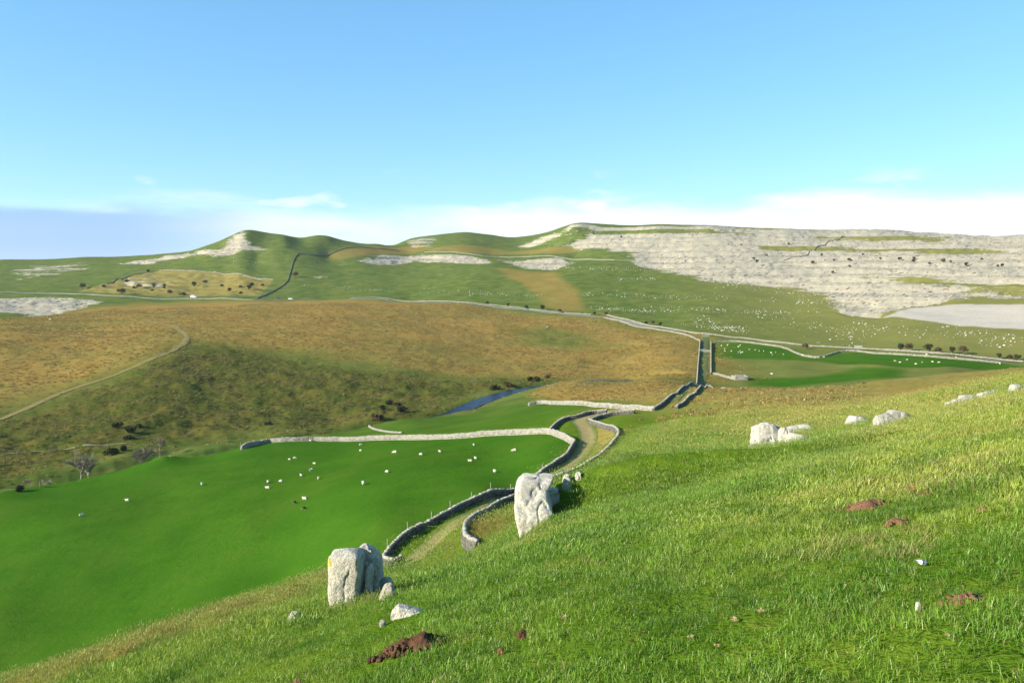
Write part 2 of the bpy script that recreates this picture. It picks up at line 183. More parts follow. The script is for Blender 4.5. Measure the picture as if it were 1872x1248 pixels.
[90.19,355.1]]},{"s":4,"p":[[124.34,297.8],[134.46,306.93],[148.69,297.18],[134.18,275.6],[117.83,272.92],[91.33,261.73],[79.54,264.73],[89.14,290.26],
[103.67,286.04]]}],"dullfield":[{"s":3,"p":[[90.19,355.1],[111.7,348.7],[146.52,301.21],[179.73,301.02],[77.53,168.71],[90.0,257.88],[78.64,264.8],
[77.71,305.51]]}],"moor":[{"s":9,"p":[[-345.93,442.5],[-309.21,480.53],[-323.36,599.02],[-316.12,681.32],[-242.91,685.99],[-179.11,694.2],[-80.71,668.14],[-14.77,597.3],
[42.76,545.72],[59.78,530.1],[81.46,485.12],[97.3,442.89],[94.52,405.67],[64.88,280.81],[51.27,280.77],[34.91,307.69],[13.64,308.14],[-3.51,317.24],[-21.01,316.47],[-54.34,333.33],
[-90.76,349.76],[-121.74,355.86],[-154.11,375.27],[-145.65,348.47],[-154.07,302.66],[-163.13,281.61],[-167.96,258.48],[-174.54,220.76]]}],"moorgreen":[{"s":14,"p":[[-2.01,486.93],
[25.28,496.54],[49.13,463.3],[53.66,423.05],[32.06,407.7],[6.94,419.32]]}],"bank":[{"s":6,"p":[[-165.72,254.98],[-160.58,277.11],[-151.9,298.3],[-143.08,342.22],[-152.86,375.39],
[-119.77,350.01],[-89.31,344.08],[-53.62,328.79],[-20.69,311.56],[9.49,311.99],[9.9,292.0],[-6.99,280.26],[-17.59,264.26],[-22.91,242.65],[-41.23,231.78],[-56.52,216.09],
[-75.75,223.89],[-91.83,207.12],[-100.67,183.42],[-110.03,168.1],[-122.3,153.55],[-165.13,208.62]]}],"mound":[{"s":2,"p":[[5.17,257.44],[12.5,282.26],[34.62,305.13],[49.53,271.21],
[58.47,262.37],[42.07,206.64],[31.84,173.91],[20.5,205.33],[9.01,240.83]]}],"shoulder":[{"s":14,"p":[[27.72,163.7],[64.78,257.01],[84.07,250.79],[79.36,183.76],[145.59,275.57],
[107.96,165.53],[100.37,139.2],[31.54,43.65],[40.72,62.84],[36.28,65.09],[42.81,90.23],[33.44,79.73],[28.15,78.8],[30.95,107.63],
[29.51,135.32]]}],"swath":[{"s":6,"p":[[-18.97,894.81],[8.36,873.05],[47.14,820.14],[54.03,723.5],[57.83,606.02],[50.46,569.34],[29.25,575.43],[21.87,650.56],
[2.15,785.24]]},{"s":8,"p":[[-123.36,1158.24],[-28.77,1170.72],[61.26,1068.54],[87.74,1036.54],[65.22,1015.88],[-4.53,1104.37],[-63.05,1073.5]]},{"s":8,"p":[[-225.78,1117.73],
[-150.68,1254.82],[-108.66,1170.6],[-139.3,1159.03],[-183.66,1093.12],[-216.56,1002.66],[-236.57,1030.57]]}],"rough":[{"s":1.2,"p":[[-14.33,82.71],[-16.4,81.3],[-19.55,82.45],
[-13.5,48.26],[-14.43,44.72],[-16.75,44.1],[-20.64,45.72],[-21.24,40.57],[-25.42,42.68],[-31.91,47.77],[-55.35,71.24],[-14.57,19.6],[-11.54,18.42],[-9.68,18.45],[-7.99,18.24],
[-6.39,17.79],[-5.86,19.88],[-6.97,28.47],[-10.71,53.06]]}],"rock":[{"s":6,"p":[[-4.96,1210.34],[46.36,1259.11],[74.91,1169.48],[87.51,1235.6],[242.76,1135.07],[445.53,1159.39],
[1123.12,1760.53],[593.46,638.44],[321.81,343.32],[318.23,439.81],[313.65,488.44],[311.4,525.54],[284.64,515.94],[252.52,515.07],[226.74,496.9],[227.18,547.78],[241.99,625.75],
[230.2,666.47],[191.84,693.12],[175.66,724.6],[157.79,784.39],[138.54,830.26],[128.97,881.91],[136.32,932.79],[110.65,988.41],[75.05,1057.3],
[41.94,1138.33]]},{"s":2,"p":[[227.18,547.78],[228.98,517.6],[225.46,485.22],[217.45,507.08],[220.08,534.9]]},{"s":4,"p":[[-193.24,1006.17],[-176.97,1097.91],[-135.61,1127.97],
[-53.47,1029.72],[-23.82,968.12],[-36.12,943.59],[-126.73,1053.47],[-167.48,995.81]]},{"s":4,"p":[[-14.26,993.53],[63.85,994.31],[70.38,903.14],[43.19,853.1],
[8.58,896.56]]},{"s":3,"p":[[-375.05,1002.08],[-368.15,1021.61],[-372.3,1068.67],[-363.73,1076.12],[-348.18,1055.55],[-333.6,1031.86],[-311.66,1012.33],[-319.2,1003.16],
[-334.31,986.94],[-347.23,981.16]]},{"s":4,"p":[[-531.71,1049.66],[-497.85,1061.91],[-450.65,1071.05],[-382.88,1023.46],[-370.14,1001.82],[-425.35,1027.31],
[-456.06,1001.57]]},{"s":4,"p":[[-477.76,706.27],[-440.52,733.08],[-404.18,721.97],[-350.96,671.92],[-327.01,605.82],[-312.46,519.0],[-381.51,593.41],
[-375.11,553.75]]}],"rockpatch":[{"s":5,"p":[[-626.82,994.96],[-625.25,1043.85],[-579.11,1077.96],[-525.76,997.03],[-528.86,935.5],[-550.94,888.0]]},{"s":4,"p":[[-178.73,1336.87],
[-124.47,1342.43],[-117.87,1182.89],[-156.88,1235.92]]},{"s":4,"p":[[-226.15,878.64],[-204.57,889.44],[-195.13,858.23],[-214.76,856.86]]},{"s":3,"p":[[-429.65,882.53],
[-390.05,895.88],[-361.92,872.12],[-367.99,831.37],[-405.15,837.64]]}],"scree":[{"s":1.5,"p":[[226.43,487.34],[251.53,505.88],[277.37,502.6],[293.14,488.66],[297.54,463.06],
[315.04,394.04],[260.61,336.69],[255.89,397.21],[245.1,412.24],[233.49,444.35]]}],"quarry":[{"s":3,"p":[[-436.09,799.21],[-431.37,849.81],[-436.86,917.09],[-411.87,946.68],
[-334.94,913.19],[-257.28,861.8],[-236.14,738.78],[-331.17,759.15],[-381.16,755.15]]}],"rockgreen":[{"s":4,"p":[[372.4,1023.02],[452.48,999.67],[510.56,955.11],[473.09,907.88],
[434.49,959.53],[365.93,986.45]]},{"s":4,"p":[[281.85,930.29],[351.77,913.94],[412.54,858.53],[468.08,766.87],[451.37,747.66],[398.75,829.57],[329.55,887.35],
[281.86,909.58]]},{"s":4,"p":[[97.29,1151.71],[231.56,1082.36],[327.62,1035.9],[307.89,1017.21],[217.26,1048.58],[111.36,1134.87]]},{"s":4,"p":[[50.78,1163.22],[94.22,1114.77],
[99.27,1086.42],[68.94,1074.84],[38.04,1137.54]]},{"s":5,"p":[[296.37,672.17],[331.56,633.95],[363.27,566.63],[367.05,508.31],[352.26,487.55],[344.95,537.72],[327.69,580.47],
[301.36,624.97]]}],"farbrown":[{"s":6,"p":[[992.14,1609.82],[1089.11,1657.54],[648.82,903.53],[564.93,786.14]]}],"laneyellow":[{"s":0.7,"p":[[9.33,117.28],[12.22,126.16],
[14.67,141.55],[16.93,148.5],[18.1,137.02],[17.0,129.29],[15.06,124.28],[12.9,120.16],[10.1,114.8]]}]},"stakes_d":1,"sheep":[[-74.59,135.06],[-70.82,143.78],[-59.87,150.96],
[-45.27,145.15],[-42.57,144.18],[-43.69,139.85],[-39.58,147.03],[-38.98,151.87],[-40.51,160.81],[-34.55,139.63],[-46.86,169.11],[-47.64,168.01],[-49.67,193.85],[-34.49,179.05],
[-32.6,169.16],[-23.04,154.45],[-16.88,145.8],[-13.56,147.62],[-7.35,151.37],[-6.35,136.83],[-7.2,134.94],[-20.89,131.17],[-2.7,121.64],[-23.62,124.28],[-33.23,125.34],
[-34.7,124.51],[-31.86,119.42],[0.38,137.34],[-61.43,196.15],[-59.96,196.95],[-58.99,196.79],[-58.16,196.91]],"farsheep":[[106.13,401.91],[109.47,403.0],[104.18,388.3],
[101.7,378.97],[104.71,378.52],[112.87,395.38],[115.45,401.59],[109.34,380.11],[107.08,371.29],[106.71,373.6],[108.46,373.41],[114.9,383.85],[117.08,381.44],[118.23,379.18],
[119.62,376.95],[121.11,370.32],[118.69,361.33],[98.08,298.65],[124.22,362.91],[123.89,372.54],[130.62,356.43],[132.35,351.19],[132.54,346.56],[134.4,348.31],[136.75,347.57],
[153.84,364.37],[155.39,321.48],[155.37,317.31],[161.74,324.44],[158.35,310.63],[163.51,315.68],[168.34,316.98],[169.58,314.8],[177.98,340.25],[186.26,332.29],
[194.59,315.83]],"moor_sheep":[[-276.84,477.0],[21.44,486.74]],"hawthorn":[[-19.57,619.7],[-3.34,607.56],[10.53,589.52],[22.38,581.73],[34.13,564.36],[56.71,546.36],[64.53,545.83],
[85.04,504.55],[89.36,503.48],[92.17,496.15],[142.7,386.06],[176.57,360.04],[179.09,358.62],[185.13,352.66],[193.19,347.83],[196.82,345.34],[207.01,336.25],[208.94,332.64],
[211.46,331.55],[187.62,349.1]],"hillshrub":[[267.17,934.49],[323.58,939.17],[250.27,828.56],[249.56,814.97],[297.67,791.67],[317.69,790.43],[335.38,796.68],[331.06,779.92],
[320.36,759.34],[355.92,812.78],[364.18,792.0],[385.12,765.9],[365.25,728.95],[370.26,709.82],[377.81,701.32],[382.25,697.16],[389.33,686.91],[401.12,660.55],[403.5,658.54],
[293.7,732.55],[415.38,707.6],[274.05,860.98],[377.27,778.87],[145.45,1066.69],[325.58,842.12]],"quarrybush":[[-386.47,816.13],[-368.49,755.71],[-352.32,808.22],[-330.38,772.04],
[-321.2,772.88],[-332.63,835.52],[-328.91,855.87],[-302.97,832.72],[-272.68,770.7],[-273.38,804.29],[-256.02,776.4],[-267.88,821.45],[-257.59,757.33],[-255.56,817.95],
[-426.07,934.99],[-366.01,840.01],[-414.46,859.55],[-234.7,865.65],[-418.25,818.12],[-438.04,813.15]],"baretree":[[-94.33,171.3],[-93.23,173.07],[-90.09,191.69],[-92.4,205.19],
[-100.53,168.97],[-98.39,159.62]],"bankbush":[[-100.75,203.31],[-101.72,199.58],[-110.62,228.47],[-111.0,234.43],[-117.09,233.53],[-109.18,170.47],[-98.58,156.33],[-107.82,220.96],
[-41.52,243.04],[-41.57,253.83],[-38.05,259.92],[-34.86,249.81],[-41.02,264.02],[-74.48,240.2],[-1.2,289.19],[9.27,304.39],[6.68,301.5],[-6.09,283.5],
[13.83,312.31]],"van":[[-291.71,730.53]],"car":[[-197.94,712.3],[-208.06,711.82]],"pen":[[79.95,284.64],[83.88,284.6]],"gates":[[90.01,376.02],[92.65,375.13],[105.33,431.94],
[167.02,382.68]],"fence_edge":[[-101.36,154.7],[-99.47,156.88],[-98.81,160.31],[-97.49,162.82],[-96.8,167.62],[-95.71,173.83],[-94.94,181.06],[-92.91,184.66],[-90.72,184.68],
[-87.19,182.71],[-83.8,180.37],[-80.46,178.58],[-78.22,178.61],[-77.83,183.57],[-77.08,189.3],[-75.8,194.88],[-74.08,196.48],[-73.37,199.43],[-71.69,200.17],
[-73.32,212.2]],"stakes":[[-13.24,82.4],[-12.3,84.9],[-10.84,87.9],[-9.61,89.9],[-8.51,91.9],[-7.1,94.9],[-5.09,97.9],[-3.25,100.9],[0.72,106.9],
[4.35,112.9]],"spots":{"tall_boulder":[-2.88,13.72],"outcrop":[0.72,29.93],"round_stone":[-2.09,12.91],"flat_stone":[-1.38,10.34],"pale_chip":[-3.84,13.66],"white_pebble":[-1.69,10.06],"dig":[-1.05,8.02],"hole":[-5.22,50.66],"crag":[17.86,50.89],"crag_low":[13.92,43.49],"crag_back":[23.55,64.62],"crag_chip":[19.45,51.63],"pale_slab":[26.6,60.19],"grey_slab":[23.92,49.44],"ledge":[33.6,56.76],"ledge2":[32.84,51.42],"mole1":[4.97,11.01],"mole2":[3.21,5.53],"mole3":[6.87,13.52],"mole4":[5.91,11.12],"mole5":[4.47,9.11],"mole6":[5.32,8.85],"mole7":[5.96,11.7],"clod1":[0.1,7.3],"clod2":[-2.25,8.05],"clod3":[-0.1,6.81],"feather":[3.58,6.79],"stone_w":[2.94,5.59],"leaf1":[2.05,6.35],"leaf2":[1.8,6.26],"leaf3":[1.39,5.99],"leaf4":[2.6,4.59],"leaf5":[1.52,5.68],"leaf6":[0.49,7.44],"chip2":[-10.89,35.3],"chip3":[-8.77,18.72],"tuft1":[6.49,12.15],"tuft2":[8.01,14.55],"tuft3":[12.47,25.08],"tuft4":[7.07,11.2],"tuft5":[3.81,7.91],"shadowtuft":[2.86,27.39],"brown1":[-1.69,66.74],"brown2":[6.11,36.57],"rocktop":[5.52,106.65],"rockstep":[4.87,70.26]},"boulders":[["loose row above the far end of the road",[[-183.53,818.0,0.87],
[-151.0,793.06,0.68],[-156.86,794.37,0.53],[-178.39,801.75,0.65],[-160.38,798.77,0.5],[-128.83,781.8,0.68],[-144.05,788.91,0.75],[-127.83,781.33,0.61],[-132.26,781.61,1.15],
[-139.74,788.1,1.08],[-164.19,802.33,0.66],[-130.06,781.18,0.77],[-171.27,816.27,1.09],[-174.57,810.93,0.82],[-145.13,790.86,0.49],[-140.32,786.94,1.15],[-134.96,784.3,1.13],
[-177.93,807.88,0.92],[-134.27,787.02,0.55],[-164.65,811.58,0.96],[-176.83,811.49,0.76],[-150.3,785.01,0.34],[-134.28,780.65,1.15],[-149.27,795.91,0.33],[-138.27,783.92,0.59],
[-164.81,804.04,0.85]]],["row left of the brown swath",[[-56.56,717.15,0.73],[-48.79,732.29,1.15],[21.18,663.79,1.14],[-21.1,702.02,0.55],[-6.9,678.47,0.43],[-8.09,691.94,0.81],
[-20.21,706.43,0.38],[-67.75,737.23,0.99],[2.55,684.85,0.83],[-22.53,691.13,0.55],[-37.55,707.34,0.91],[-35.91,684.35,1.15],[-28.31,716.57,0.65],[17.01,668.44,0.31],
[19.39,662.93,0.45],[6.5,685.68,0.75],[-26.89,683.3,0.69],[-18.15,694.33,1.15],[-16.79,684.1,0.49],[-37.74,713.21,1.15],[-63.45,742.32,0.62],[-8.56,695.13,0.52],[17.67,654.5,0.67],
[-50.45,729.92,0.45],[-21.64,690.47,0.74],[-34.59,703.24,0.78],[24.73,668.21,0.62],[13.28,680.65,0.62],[-62.84,741.55,1.02],[-21.68,698.45,1.01],[-33.89,689.96,0.33],
[-8.15,693.19,0.78],[-4.5,679.13,1.1],[1.63,671.41,0.67],[-23.72,691.8,0.6],[12.22,668.47,1.15],[-85.81,778.73,0.79],[-6.4,692.84,0.86],[12.5,664.05,0.58],[-19.26,701.19,0.51],
[-8.18,698.59,0.78],[-27.67,698.72,0.94],[10.83,674.81,0.8],[-37.97,719.85,0.99],[-74.53,753.47,0.74],[21.09,669.62,0.54]]],
["row above the road beside the brown swath",[[96.72,581.06,0.69],[74.69,584.55,0.69],[79.2,583.59,0.33],[59.63,597.48,1.13],[78.59,596.31,0.78],[96.95,584.41,0.91],
[66.8,598.79,0.67],[95.52,576.76,0.46],[75.31,578.21,0.48],[77.57,583.3,0.6],[73.17,582.6,0.5],[87.95,580.16,1.15],[76.68,582.09,0.9],[64.49,585.69,1.15],[99.14,570.96,0.79],
[67.67,594.28,1.15],[92.11,572.35,0.75],[78.7,587.57,0.92],[95.96,572.04,1.15],[66.4,586.18,1.02],[96.83,577.79,0.98],[72.03,582.78,0.65],[89.97,565.8,0.68],[74.75,584.55,1.15],
[89.59,576.71,1.15],[93.39,567.67,0.91],[91.04,577.43,0.41],[79.79,569.21,0.53],[100.29,576.39,1.08],[98.0,592.48,0.6],[76.3,591.28,0.44],[77.07,587.48,0.39],[97.2,570.86,0.62],
[71.22,573.93,0.75],[78.5,591.7,0.73],[92.18,576.64,0.91],[84.08,578.73,0.62],[77.16,592.03,0.41],[87.04,587.85,0.51],[71.34,585.43,1.15]]],
["long row across the middle of the green slope",[[128.5,646.31,1.0],[93.31,659.03,1.13],[89.26,678.43,1.0],[91.24,643.0,0.58],[164.6,611.33,0.49],[143.62,621.88,0.77],
[132.11,638.96,1.02],[166.76,617.98,0.92],[113.85,649.73,0.52],[82.0,658.95,0.83],[116.21,637.48,0.58],[164.27,644.97,0.53],[142.93,639.84,0.57],[66.53,654.06,0.79],
[62.71,654.09,0.82],[102.5,656.31,1.15],[149.33,631.8,0.61],[118.79,638.8,0.67],[66.19,654.12,1.15],[143.28,634.57,0.36],[91.75,648.13,0.79],[102.35,653.59,0.62],
[75.34,664.27,1.15],[105.62,654.15,0.45],[157.82,614.56,0.88],[114.31,636.3,1.15],[126.41,636.27,1.15],[86.05,654.09,0.91],[64.81,664.89,1.15],[145.0,616.27,0.34],
[110.1,641.32,0.65],[78.09,650.86,0.92],[107.89,650.66,1.09],[139.71,635.14,0.76],[103.62,643.22,0.5],[125.74,641.63,0.49],[62.51,658.6,0.89],[102.98,655.95,0.49],
[127.18,655.66,0.91],[131.71,649.95,0.95],[61.6,665.69,0.63],[61.92,659.8,0.73],[141.87,640.66,0.62],[89.02,645.81,1.08],[80.31,656.44,0.7],[165.31,626.54,1.02],
[163.6,629.74,0.72],[131.37,626.5,1.15],[88.76,654.6,0.31],[146.35,632.47,0.49]]],["row below the pale limestone on the green slope",[[215.41,769.54,0.68],[120.11,824.53,1.03],
[107.08,830.76,0.43],[177.83,776.88,0.47],[146.84,802.16,0.7],[181.13,770.88,1.15],[137.75,799.16,1.12],[183.62,766.47,0.46],[106.26,816.07,1.15],[158.8,786.38,0.84],
[198.97,762.32,0.67],[117.04,817.4,0.79],[129.52,806.75,1.15],[120.76,811.61,0.69],[107.61,828.38,0.57],[113.7,808.68,0.73],[192.61,774.65,0.9],[209.91,755.84,0.8],
[204.8,768.92,0.66],[174.48,776.29,0.73],[194.98,756.43,1.15],[161.79,785.22,0.82],[214.42,769.2,1.15],[192.25,756.75,0.76],[151.57,799.14,1.04],[153.02,800.56,0.62],
[123.46,798.39,0.92],[198.32,754.33,0.52],[197.78,749.89,1.07],[117.51,846.4,0.5],[183.2,777.16,0.68],[128.33,818.71,0.8],[133.3,803.41,0.86],[105.09,812.05,0.63],
[208.05,737.83,0.56],[123.74,815.36,0.85],[193.07,757.86,0.55],[191.1,757.36,0.49],[155.91,796.61,0.99],[102.13,810.59,1.01],[156.18,790.86,0.74],[148.19,786.91,0.67],
[115.59,828.81,0.57],[108.43,819.1,0.99],[134.32,795.82,0.83],[101.08,833.28,0.81]]],["loose band right of the brown swath",[[122.63,760.77,1.15],[103.07,755.85,0.89],
[125.18,742.47,0.53],[130.68,747.47,0.7],[113.09,750.3,0.58],[118.42,753.27,1.03],[101.89,762.52,0.91],[104.52,759.06,1.15],[132.01,748.89,1.15],[129.11,741.66,0.61],
[106.92,763.41,0.54],[106.94,755.49,0.75],[101.69,755.67,0.44],[126.13,749.87,0.54],[107.11,756.87,0.7],[116.91,743.81,1.09],[103.87,757.64,0.61],[130.54,748.63,0.34],
[132.8,741.11,1.15],[129.98,751.89,0.89],[132.67,740.85,0.71],[101.49,744.08,1.05],[104.21,756.39,0.65],[116.47,743.67,0.6]]],
["lower row across the grassy slope",[[199.5,551.61,0.69],[167.58,553.33,0.6],[111.91,573.3,1.0],[145.74,554.22,0.46],[127.98,565.03,0.7],[178.77,566.62,0.72],[130.06,560.26,1.15],
[136.26,573.77,0.65],[171.85,551.26,0.46],[179.76,547.2,0.84],[103.75,592.32,1.15],[138.82,561.01,1.15],[171.93,550.66,0.47],[111.17,586.25,0.82],[145.42,563.69,1.04],
[113.3,580.39,0.73],[184.66,546.4,1.05],[189.67,552.0,0.61],[118.35,565.08,0.68],[187.08,549.7,0.54],[111.62,584.11,0.74],[128.97,572.64,0.73],[196.17,546.72,0.42],
[189.76,551.93,0.78],[112.85,573.31,0.95],[129.23,565.68,0.54],[169.58,552.05,1.15],[145.33,559.99,1.15],[174.24,556.34,0.47],[149.2,557.02,1.15],[173.53,559.31,0.59],
[122.28,582.22,0.78],[118.5,568.86,0.93],[140.86,570.12,1.15],[109.89,588.74,0.8],[182.86,546.42,0.8],[190.21,545.73,0.79],[159.58,566.68,0.24],[150.12,566.79,0.82],
[108.09,576.58,0.64],[140.25,549.27,0.56],[162.45,548.33,0.82],[137.89,564.13,1.06],[193.29,551.52,0.5],[177.8,558.15,0.76],[113.25,566.91,1.15],[101.9,569.5,0.92],
[152.6,553.91,0.41],[128.36,565.33,0.5],[137.13,571.61,0.7],[108.76,566.94,0.95],[165.79,563.46,0.6],[140.57,558.41,0.73],[201.46,541.04,0.9],[138.62,547.47,0.75],
[176.89,556.85,0.87],[191.76,539.94,0.46],[203.95,532.67,0.92],[114.14,578.71,0.78],[163.49,559.02,0.77]]],["scatter of blocks above the droveway mouth",[[119.55,468.3,0.92],
[124.86,529.05,0.77],[134.59,461.28,1.04],[126.39,509.02,0.98],[131.0,459.81,0.44],[125.81,495.22,1.01],[119.82,510.61,0.59],[130.23,472.09,0.55],[125.75,504.31,1.15],
[135.14,477.9,0.94],[131.95,471.9,1.0],[129.65,457.41,0.75],[129.45,470.36,1.15],[114.89,491.84,0.46],[123.71,476.11,0.55],[136.71,478.12,1.15],[122.15,514.22,0.8],
[137.09,471.8,0.92],[124.79,466.93,0.75],[115.55,496.98,0.42],[123.41,488.0,0.59],[112.2,482.01,0.8],[125.74,505.55,0.92],[131.28,479.73,0.73],[128.22,473.59,0.79],
[129.3,445.53,0.41],[127.38,474.52,1.15],[127.39,471.05,0.83],[120.63,475.44,0.97],[129.9,473.96,1.01],[125.33,488.5,0.69],[121.98,513.35,0.47],[135.68,467.56,0.79],
[122.39,463.42,1.15],[128.98,465.01,0.57],[119.54,476.8,0.55],[126.34,472.36,0.89],[121.75,505.24,0.62],[129.21,474.11,0.53],[130.63,474.21,0.62],[122.47,474.32,1.1],
[120.73,474.91,0.43],[134.38,471.58,0.76],[128.07,516.68,1.15],[122.85,480.67,1.04],[119.68,492.08,0.25],[126.86,465.03,0.53],[127.01,525.59,1.15],[120.82,512.81,0.72],
[127.15,501.23,0.68],[129.2,464.72,1.15],[131.97,476.82,0.87],[121.37,518.98,1.15],[116.72,503.86,0.96],[130.3,461.48,0.89],[124.48,476.57,0.56],[128.77,480.16,0.53],
[116.63,501.16,0.61],[115.18,481.82,1.15],[129.85,465.76,0.67]]],["thin row on the right of the grassy slope",[[201.82,599.86,0.71],[190.18,620.15,0.4],[237.19,554.15,1.15],
[227.22,583.85,0.41],[229.72,558.07,0.44],[213.38,593.16,1.15],[211.32,587.56,0.84],[234.58,557.09,0.58],[237.13,562.11,0.42],[187.32,600.76,1.15],[230.4,584.38,0.57],
[224.55,575.92,0.33],[215.71,588.41,0.52],[218.73,571.1,0.76],[216.89,576.93,0.87],[233.39,561.73,1.15],[220.49,592.71,0.97],[213.25,590.38,1.11],[226.72,569.61,1.06],
[229.11,587.54,0.45],[228.98,560.74,0.34],[235.28,552.0,0.51],[229.09,564.81,0.9],[218.55,578.94,1.15],[209.44,585.11,1.08],[189.22,610.95,0.48],[217.5,578.94,1.08],
[196.63,598.92,1.05],[201.38,616.7,0.81],[233.6,554.71,0.42],[232.76,578.69,0.79],[201.11,607.27,0.85],[227.71,549.85,0.49],[213.07,584.15,1.15]]],
["sparse scatter below the scree",[[230.92,378.74,0.92],[235.96,401.87,0.6],[202.85,464.94,1.15],[203.54,458.44,1.14],[241.3,387.78,0.45],[201.22,405.97,0.88],[231.66,393.03,1.03],
[205.13,469.89,0.63],[221.77,376.01,0.73],[223.78,357.71,0.55],[194.06,438.85,0.89],[201.48,441.6,0.66],[208.32,441.85,1.02],[205.34,465.82,0.78],[199.53,433.38,0.74],
[227.86,384.79,0.61],[223.12,426.87,0.55],[204.69,438.03,1.06],[202.79,394.38,1.15],[192.8,421.82,1.15],[222.69,389.76,1.14],[208.21,402.1,0.88],[226.42,397.02,0.87],
[224.47,380.89,0.4],[221.63,374.59,0.94],[194.14,451.74,0.55],[228.08,395.24,0.71],[240.42,384.13,1.1],[240.53,381.47,0.74],[230.0,397.45,0.33],[234.23,378.56,0.5],
[214.56,435.62,0.78],[229.16,422.68,1.15],[205.34,450.99,0.97],[220.15,357.83,1.14],[222.78,406.04,0.62],[194.1,447.85,0.59],[201.61,451.9,0.71],[227.07,441.27,0.53],
[211.02,423.87,0.75],[227.07,402.47,0.71],[233.08,425.29,1.15],[234.38,392.15,1.15],[239.45,378.12,0.61],[203.79,474.29,0.93],[221.69,394.77,1.0],[223.92,360.84,1.15],
[231.24,365.06,0.49],[220.12,385.71,0.58],[202.56,414.86,0.58],[232.43,374.95,1.15],[216.8,457.15,0.59],[221.94,362.49,1.06],[192.43,436.19,0.67],[232.19,372.03,0.52],
[209.3,412.38,0.5],[231.35,368.02,1.11],[235.52,372.94,1.15],[206.03,462.9,0.82],[215.94,414.1,0.87]]],["short broken line beside the climbing dark wall",[[-241.32,801.45,0.72],
[-213.83,822.46,1.15],[-249.86,802.23,0.53],[-242.6,794.53,0.57],[-228.19,812.22,0.86],[-244.53,793.93,0.63],[-229.31,805.52,0.46],[-214.35,814.73,1.11],[-239.97,803.64,0.79],
[-233.48,807.8,0.87],[-236.08,811.65,0.66],[-211.67,814.98,0.61],[-214.58,824.92,0.72],[-231.93,801.17,0.44]]],["scatter under the limestone edge",[[204.37,672.97,0.55],
[209.67,669.44,0.66],[225.56,639.85,0.75],[203.2,687.75,0.61],[180.32,677.42,0.73],[189.27,688.27,0.49],[205.44,685.45,0.86],[231.35,638.08,0.71],[231.47,624.75,0.81],
[190.95,687.61,0.71],[233.33,675.87,1.15],[240.46,630.66,0.9],[187.54,712.85,0.8],[192.28,696.43,0.42],[233.51,613.99,0.77],[229.57,613.23,0.72],[188.07,694.66,1.15],
[197.72,672.27,0.71],[190.81,678.49,0.73],[226.66,656.92,0.53],[222.3,635.97,1.04],[210.11,677.88,0.93],[237.93,648.7,1.0],[188.18,660.4,0.48],[187.09,677.01,0.37],
[214.78,677.15,0.5],[227.36,645.42,1.07],[185.13,685.66,0.64],[202.47,663.54,1.1],[216.06,651.69,0.48],[207.25,663.82,0.48],[180.12,679.69,0.89],[187.65,705.46,0.57],
[224.02,644.27,1.15],[185.2,693.38,0.48],[231.8,634.86,0.36],[199.8,680.76,0.53],[203.63,670.23,0.5],[222.36,617.57,0.52],[215.86,650.17,1.15],[191.12,692.34,0.91],
[188.06,672.13,0.72],[220.06,653.95,0.88],[224.14,643.98,0.75],[224.9,626.47,0.61],[212.85,642.52,0.67],[225.68,618.55,1.0],[215.17,664.24,1.0],[236.92,626.13,1.15],
[217.42,659.14,0.78]]],["loose pieces under the cliffed hill",[[-346.04,981.75,1.1],[-304.79,931.5,0.58],[-334.68,962.94,0.78],[-307.74,950.68,0.68],[-347.72,986.85,0.66],
[-331.62,964.6,1.15],[-338.54,973.26,1.06],[-307.69,960.39,1.15],[-344.85,983.95,0.86],[-311.28,961.12,0.85],[-297.56,929.35,0.58],[-334.33,961.33,1.15],[-316.6,945.06,0.51],
[-311.53,945.97,1.15]]],["scatter below the middle limestone ledge",[[64.75,847.28,0.78],[61.11,862.96,1.15],[91.88,820.65,1.02],[83.07,821.22,1.15],[95.51,810.75,0.63],
[52.59,895.5,0.53],[81.37,824.93,1.15],[94.54,815.86,0.46],[65.01,865.0,0.4],[92.55,824.01,0.64],[72.93,853.1,0.71],[76.74,836.47,0.47],[81.21,829.79,1.15],[96.03,820.27,0.57],
[90.43,826.66,1.15],[86.86,855.22,0.56],[95.75,831.6,0.8],[57.42,879.01,0.73],[56.62,888.51,0.53],[61.59,883.81,0.68],[72.24,843.99,1.01],[59.1,860.79,1.05],[66.14,843.31,1.15],
[51.23,885.64,1.15],[64.42,838.5,0.97],[65.61,826.93,0.54],[61.57,854.82,0.89],[91.43,819.12,0.49],[55.71,887.51,0.83],[64.51,845.56,0.86],[72.48,862.27,0.87],[58.24,863.74,1.15],
[57.7,873.12,0.31],[82.09,834.31,0.57]]],["scatter above the dip in the road wall",[[185.96,454.77,0.61],[174.96,428.03,1.06],[176.78,414.2,0.81],[177.68,465.59,0.99],
[174.26,514.86,0.3],[171.6,399.87,1.15],[174.71,492.66,0.94],[155.79,499.26,0.5],[174.45,519.29,0.26],[180.36,422.31,1.15],[174.42,465.98,0.77],[166.63,415.48,1.15],
[173.38,521.96,1.05],[170.42,486.45,0.92],[183.59,473.36,0.82],[183.52,483.24,0.77],[173.58,559.26,0.71],[184.48,431.05,0.44],[182.54,448.12,0.67],[187.21,554.73,1.15],
[181.68,513.12,0.58],[185.52,459.54,0.63],[173.4,461.46,0.56],[178.55,420.96,0.7],[177.32,463.86,0.47],[179.47,430.72,0.73],[166.82,392.18,0.81],[166.82,539.38,1.15],
[179.58,509.41,0.47],[171.76,461.14,0.41],[163.08,518.18,1.09],[169.93,535.64,1.02],[170.62,535.01,0.6],[180.62,421.28,0.83],[178.12,449.28,1.13],[168.43,476.16,0.6],
[185.51,436.29,1.15],[183.15,462.89,0.53],[183.36,437.9,0.57],[161.64,522.2,1.03]]]]}''')

